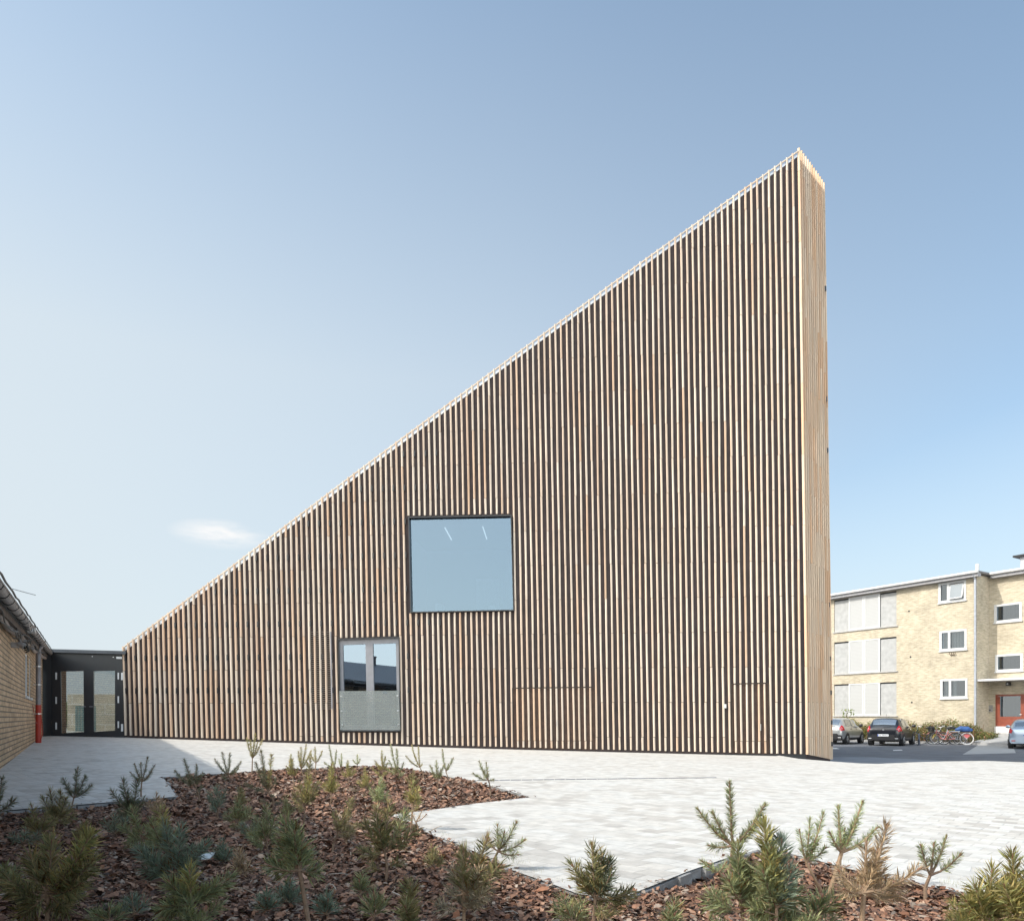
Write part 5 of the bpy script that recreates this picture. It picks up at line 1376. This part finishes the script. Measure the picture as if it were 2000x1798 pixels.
pine((655, 1514), (653, 1499), [(643, 1455), (657, 1465), (634, 1488)], 'green', 'sunlit pine of two crossing upright shoots near the far kerb', nl=.030)
pine((668, 1512), (667, 1498), [(667, 1472), (662, 1482)], 'pale', 'single pale shoot standing alone against the far paving', nl=.028)
pine((698, 1508), (698, 1492), [(698, 1474), (690, 1484), (703, 1482)], 'pale', 'small pale pine shoot left of the orange needled pine', nl=.028)
fan((680, 1532), 1486, 667, 697, 'yellow', 'lime pine on a short bare stalk in the sunny bark', n=5, nl=.034, nodef=.7)
fan((646, 1568), 1492, 630, 664, 'yellow', 'golden pine with a long leaning brown leader in the sunny bark', n=6, nl=.040, nodef=.75)
pine((590, 1612), (593, 1574), [(606, 1482), (575, 1545), (622, 1530), (585, 1530), (615, 1550), (604, 1520, 'yellow')], 'olive', 'tall pine with a reddish stem at the edge between sun and shade', nl=.042, low=3)
fan((713, 1545), 1500, 697, 732, 'yellow', 'rounded yellow olive pine low in the sunny bark', n=6, nl=.036, nodef=.85)
fan((737, 1580), 1520, 722, 762, 'pale', 'pale silvery green pine at the middle of the sunny bark', n=5, nl=.040, nodef=.8)
pine((746, 1528), (747, 1505), [(746, 1467), (752, 1478), (733, 1486), (757, 1490), (740, 1495)], 'yellow', 'orange needled pine behind the pale silvery one', nl=.034, low=4)
pine((781, 1524), (778, 1513), [(763, 1454), (775, 1463), (760, 1485), (788, 1490), (757, 1500)], 'green', 'dark stemmed pine leaning left in front of the french window end', nl=.034, low=3)
pine((828, 1522), (820, 1498), [(804, 1454), (817, 1458), (793, 1476), (824, 1492)], 'yellow', 'pine of long bare reaching shoots behind the rounded olive tuft', nl=.026)
fan((806, 1542), 1506, 790, 822, 'olive', 'rounded olive tuft of pine in front of the long shooted pine', n=5, nl=.034, nodef=.8)
pine((855, 1556), (855, 1523), [(852, 1486), (841, 1496), (865, 1496), (860, 1505)], 'green', 'green pine on a bare thin stalk near the right tip of bark', nl=.034)
pine((877, 1530), (871, 1506), [(864, 1464), (885, 1480), (876, 1492)], 'green', 'two shooted green pine against the pale paving behind the stalked one', nl=.032)
pine((957, 1557), (954, 1523), [(936, 1487), (950, 1490), (925, 1510), (963, 1522), (946, 1510)], 'green', 'lone green pine nearest the pointed tip of the bark bed', nl=.034, dens=1000)
pine((803, 1620), (806, 1572), [(804, 1530), (795, 1548), (816, 1540), (812, 1555), (820, 1560)], 'yellow', 'tall yellow pine on bare stems at the paving notch', nl=.040, low=3)
pine((815, 1626), (812, 1604), [(824, 1582), (832, 1590), (806, 1590)], 'brown', 'dry twiggy brown pine at the foot of the tall yellow one', nl=.03, dens=400)
pine((524, 1664), (521, 1640), [(521, 1576), (500, 1600), (536, 1600), (486, 1622), (511, 1612)], 'green', 'dark tipped green pine in the middle of the shaded bed', nl=.045, low=4)
pine((498, 1650), (496, 1640), [(478, 1622), (500, 1600), (474, 1612)], 'blue', 'blue grey pine directly left of the dark tipped green one', nl=.042)
pine((612, 1835), (585, 1698), [(558, 1604), (590, 1640), (530, 1690), (622, 1700), (548, 1655), (600, 1665), (575, 1625)], 'green', 'large pine with a long bare stem leaning left at the bottom centre', nl=.052, dens=1100, low=0, stemr=1.1)
pine((648, 1668), (660, 1626), [(685, 1564), (655, 1590), (700, 1610), (670, 1600)], 'olive', 'thin dark pine leaning right in the shaded centre of the bed', nl=.04)
pine((752, 1724), (752, 1664), [(758, 1570), (732, 1578), (790, 1588, 'green'), (714, 1610), (808, 1622), (706, 1660), (740, 1620)], 'olive', 'bronze pine with a tall dark leader and dead fibres round its stem', nl=.050, dens=1000, low=2)
pine((733, 1828), (731, 1790), [(731, 1746), (716, 1765), (748, 1762)], 'green', 'stubby green pine at the bottom edge left of the single brush one', nl=.05)
pine((801, 1840), (801, 1800), [(801, 1727), (792, 1770)], 'olive', 'single upright brush of pine at the bottom edge with a bronze tip', nl=.050, dens=1500, f0=-.2)
fan((640, 1795), 1748, 617, 656, 'blue', 'small silvery blue pine tuft beside the long bare stem', n=5, nl=.045, nodef=.8)
fan((520, 1785), 1742, 503, 542, 'blue', 'faint blue green pine tuft on dark bark left of the long bare stem', n=5, nl=.045, nodef=.8)
fan((470, 1716), 1662, 450, 492, 'brown', 'withered reddish brown pine in the shaded bark', n=5, nl=.045, nodef=.8, dens=600)
fan((434, 1690), 1644, 416, 454, 'blue', 'silvery blue pine left of the withered reddish one', n=5, nl=.045, nodef=.85)
pine((951, 1702), (973, 1662), [(1008, 1606), (972, 1612), (1024, 1640), (985, 1625), (1010, 1668), (950, 1635, 'brown')], 'green', 'fresh green pine leaning right over the pale paving at centre', nl=.038, dens=1000)
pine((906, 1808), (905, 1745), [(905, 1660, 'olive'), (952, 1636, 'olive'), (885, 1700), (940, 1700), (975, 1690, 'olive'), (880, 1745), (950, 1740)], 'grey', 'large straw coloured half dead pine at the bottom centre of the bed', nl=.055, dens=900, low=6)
pine((1163, 1850), (1162, 1752), [(1157, 1655), (1188, 1685, 'dark'), (1119, 1690), (1192, 1710, 'dark'), (1138, 1720), (1232, 1740), (1176, 1670)], 'olive', 'tall dark bronze pine with thick upright shoots by the kerb corner', nl=.045, dens=1500, low=5)
pine((1122, 1850), (1120, 1800), [(1100, 1752), (1138, 1762), (1090, 1775)], 'green', 'low green pine at the bottom edge left of the dark bronze one', nl=.045)
pine((1427, 1757), (1431, 1650), [(1425, 1529), (1364, 1580), (1393, 1587), (1493, 1572), (1386, 1650), (1478, 1610)], 'green', 'tallest pine of the right bed with six wide spread shoots', nl=.036, dens=1500, stemr=1.2, f0=.18)
pine((1426, 1742), (1404, 1702), [(1372, 1681), (1385, 1692), (1412, 1690), (1418, 1684)], 'pale', 'wispy pale curled pine at the left of the tallest one', nl=.034, dens=800)
pine((1444, 1850), (1446, 1760), [(1441, 1655), (1470, 1700), (1425, 1720), (1452, 1690), (1478, 1740)], 'green', 'leafy green pine in front of the stem of the tallest one', nl=.052, dens=1300, low=8)
pine((1520, 1860), (1517, 1770), [(1506, 1650), (1526, 1640, 'blue'), (1492, 1610, 'yellow'), (1545, 1700, 'blue'), (1530, 1755, 'blue'), (1490, 1700), (1556, 1745)], 'green', 'big dense green pine with red brown buds in the right bed', nl=.052, dens=1400, low=8)
pine((1616, 1745), (1574, 1682), [(1608, 1588), (1582, 1600), (1562, 1622), (1598, 1640), (1612, 1655)], 'pale', 'pale green pine leaning left on thin bare stems in the right bed', nl=.036, dens=1000)
pine((1612, 1752), (1644, 1663), [(1637, 1576), (1684, 1566), (1621, 1625), (1712, 1616), (1650, 1620), (1670, 1600)], 'pale', 'pale green pine on a thick bare slanting stem in the right bed', nl=.036, dens=1100, stemr=1.4)
pine((1680, 1850), (1687, 1742), [(1732, 1612), (1692, 1648), (1796, 1695), (1640, 1700), (1755, 1745), (1714, 1660), (1725, 1700), (1650, 1735)], 'brown', 'large dry tan needled pine in the right bed', nl=.042, dens=1000, stemr=1.3)
pine((1808, 1758), (1817, 1708), [(1848, 1634), (1799, 1652), (1876, 1668), (1824, 1648, 'green')], 'green', 'neat three pronged pine standing alone beside the right paving', nl=.034, dens=1300, stemr=1.3, f0=.3)
pine((1920, 1850), (1925, 1790), [(1938, 1700), (1905, 1730), (1965, 1720), (1890, 1760), (1950, 1750), (1918, 1745)], 'yellow', 'thick yellow green pine near the lower right corner', nl=.052, dens=1300, low=8)
pine((1992, 1860), (1990, 1790), [(1978, 1672), (2010, 1690), (1962, 1730), (2030, 1720), (1985, 1740)], 'yellow', 'taller olive yellow pine cut by the lower right corner', nl=.052, dens=1300, low=8)
pine((1592, 1845), (1594, 1790), [(1606, 1750), (1632, 1755), (1570, 1775), (1590, 1765)], 'green', 'low green pine at the bottom edge under the tan needled one', nl=.052, low=3)
fan((1402, 1768), 1738, 1394, 1414, 'green', 'tiny light green sprig in the bark left of the tallest pine stem', n=3, nl=.03)
fan((1420, 1790), 1766, 1411, 1431, 'green', 'second tiny green sprig, lower, between bark chips near the bottom edge', n=3, nl=.03)

fan((676, 1652), 1598, 660, 694, 'grey', 'grey green pine tuft between the thin leaning pine and the bronze one', n=5, nl=.042, nodef=.8)
fan((560, 1770), 1722, 536, 590, 'blue', 'sprawling low pine whose twigs cross the foot of the long bare stem', n=6, nl=.045, nodef=.8)
fan((705, 1752), 1706, 690, 722, 'green', 'small fresh green pine on open bark below the bronze one', n=5, nl=.042, nodef=.8)
fan((846, 1700), 1655, 830, 866, 'olive', 'olive pine tuft near the paving edge left of the straw coloured one', n=5, nl=.040, nodef=.8)
fan((560, 1600), 1556, 546, 576, 'green', 'green pine tuft in shade right of the dark pine with an orange lit shoot', n=5, nl=.038, nodef=.8)
fan((160, 1650), 1606, 142, 182, 'olive', 'low bronze pine tuft below the slim dark pine', n=5, nl=.042, nodef=.8)
fan((1310, 1850), 1765, 1288, 1334, 'green', 'green pine tuft at the bottom edge between the dark bronze and tallest pines', n=5, nl=.048, nodef=.8)

# dry grass tufts along the paving edges
gv = []; gc = []
for (x, y, k) in ((560, 1503, 60), (600, 1506, 90), (820, 1516, 80), (845, 1516, 60), (862, 1640, 90), (905, 1660, 80), (1010, 1700, 90), (1050, 1718, 90), (1100, 1738, 70), (860, 1636, 50), (1850, 1742, 160), (1880, 1748, 160), (1905, 1752, 120), (1400, 1690, 60), (1640, 1700, 100), (690, 1545, 120), (720, 1560, 100), (1000, 1560, 40)):
    for _ in range(k):
        p = on_ground(x + random.gauss(0, 14), y + random.gauss(0, 3) + 4, -.06); l = random.uniform(.03, .09); a = random.uniform(0, 6.28); r = l * random.uniform(.1, .7)
        w = .0016 * max(1, p.y / 5)
        gv += [(p.x - w, p.y, p.z), (p.x + w, p.y, p.z), (p.x + r * math.cos(a), p.y + r * math.sin(a), p.z + l)]
        c = random.choice([(.45, .42, .22), (.30, .33, .13), (.5, .42, .27)]); gc += [c] * 3
go = npmesh('dry_grass', NEEDLE, np.array(gv), np.arange(len(gv)).reshape(-1, 3), 3, np.array(gc)); tag(go, 'sparse dry grass blades along the edges of the planting bed', 'grass', kind='stuff')
# fallen twigs on the bark
tw = MB()
for i in range(150):
    Z = 2.4 * (9 / 2.4) ** random.random(); X = random.uniform(-.72, .72) * Z
    if not inpoly(X, Z, BED): continue
    a = random.uniform(0, 6.28); l = random.uniform(.06, .24); z = bedz(X, Z) + .03
    p = [(X + math.cos(a + .3 * math.sin(t * 3)) * l * t, Z + math.sin(a) * l * t, z + .03 * math.sin(t * 3.1 + i)) for t in np.linspace(0, 1, 5)]
    tw.tube(p, [.004, .0035, .003, .0025, .0015], 5, random.choice([(.36, .27, .20), (.24, .16, .12), (.46, .40, .34)]))
tag(tw.build('fallen_twigs', STEM), 'thin dry twigs scattered over the bark chips', 'twigs', kind='stuff')
# white slip lying in the bark
p = on_ground(398, 1706, -.07); m_ = MB()
m_.hexa([(-.045, -.03, 0), (.05, -.04, .01), (.055, .045, .03), (-.04, .04, .02), (-.045, -.03, .006), (.05, -.04, .016), (.055, .045, .036), (-.04, .04, .026)])
o = m_.build('white_stone', simple('white_slip', (.55, .6, .62), .6)); o.location = (p.x, p.y, bedz(p.x, p.y) + .05); tag(o, 'flat whitish stone lying in the bark beside the large blue green pine', 'stone')

# ------------------------------------------------------------------ camera, sun and sky
cam = bpy.data.cameras.new('camera'); co = bpy.data.objects.new('camera', cam); COL.objects.link(co)
cam.sensor_width = 36; cam.sensor_fit = 'HORIZONTAL'; cam.lens = F / 2000 * 36
cam.shift_y = (HY - 899) / 2000; cam.clip_start = .05; cam.clip_end = 5000
co.location = (0, 0, CZ); co.rotation_euler = (math.radians(90), 0, 0)
scene.camera = co
SUN_AZ = math.radians(74); SUN_EL = math.radians(42)       # to the left of and a little behind the camera
to = Vector((-math.sin(SUN_AZ) * math.cos(SUN_EL), -math.cos(SUN_AZ) * math.cos(SUN_EL), math.sin(SUN_EL)))
sl_ = bpy.data.lights.new('sun', 'SUN'); sl_.energy = 2.0; sl_.angle = math.radians(.5); sl_.color = (1, .95, .87)
so_ = bpy.data.objects.new('sun', sl_); COL.objects.link(so_); so_.rotation_euler = to.to_track_quat('Z', 'Y').to_euler()
w = bpy.data.worlds.new('World'); scene.world = w; w.use_nodes = True; nt = w.node_tree
bg = nt.nodes['Background']
sky = N(nt, 'ShaderNodeTexSky'); sky.sky_type = 'NISHITA'; sky.sun_disc = False
sky.sun_elevation = SUN_EL; sky.sun_rotation = math.atan2(to.x, to.y); sky.air_density = 1.0; sky.dust_density = 1.3; sky.ozone_density = 1.0; sky.altitude = 0
# a wisp of cirrus low on the left
tc = N(nt, 'ShaderNodeTexCoord')
f = noise(nt, mapping(nt, tc.outputs['Generated'], (5, 5, 26)), 1.6, 7, .62)
cd = Vector(((430 - CX) / F, 1, (HY - 1042) / F)).normalized()
dt_ = N(nt, 'ShaderNodeVectorMath', operation='DISTANCE'); nt.links.new(mapping(nt, tc.outputs['Generated'], (1, 1, 3.2)), dt_.inputs[0]); dt_.inputs[1].default_value = (cd.x, cd.y, cd.z * 3.2)
near = ramp(nt, dt_.outputs['Value'], [(.012, 1.0), (.062, 0.0)])
fc = math_n(nt, 'MULTIPLY', near, ramp(nt, f, [(.34, 0.0), (.50, 1.0)]))
sp = N(nt, 'ShaderNodeSeparateXYZ'); nt.links.new(tc.outputs['Generated'], sp.inputs[0])
tint = mixc(nt, 1.0, sky.outputs[0], (.64, .75, .735), 'MULTIPLY')
# summer haze: thicker low down and towards the left
hz = math_n(nt, 'MULTIPLY', ramp(nt, sp.outputs[2], [(0.0, 1.0), (.16, .96), (.42, .90), (.72, .30)]), ramp(nt, math_n(nt, 'ADD', math_n(nt, 'MULTIPLY', sp.outputs[0], .5), .5), [(.22, 1.0), (.5, .72), (.82, .24)]))
hz = math_n(nt, 'MAXIMUM', hz, ramp(nt, sp.outputs[2], [(0.0, .9), (.14, .72), (.36, .25), (.5, 0.0)]))
K = .15 * 2 ** 1.0
tint = mixc(nt, hz, tint, (.73 / K, .81 / K, .86 / K))
# unseen sky behind the camera, brightened as added fill for shaded areas
rear_fill = ramp(nt, math_n(nt, 'ADD', math_n(nt, 'MULTIPLY', math_n(nt, 'ADD', math_n(nt, 'MULTIPLY', sp.outputs[1], .8), math_n(nt, 'MULTIPLY', sp.outputs[0], .35)), .5), .5), [(.06, (4.9, 4.2, 3.6)), (.3, (3.0, 2.65, 2.35)), (.5, 1.0)])
tint = mixc(nt, 1.0, tint, rear_fill, 'MULTIPLY')
skyc = mixc(nt, fc, tint, (.98 / K, .98 / K, .98 / K))
nt.links.new(skyc, bg.inputs['Color']); bg.inputs['Strength'].default_value = .15
scene.view_settings.view_transform = 'Standard'; scene.view_settings.look = 'None'; scene.view_settings.gamma = 1
scene.view_settings.exposure = 1.0
scene.cycles.max_bounces = 6; scene.cycles.transparent_max_bounces = 12
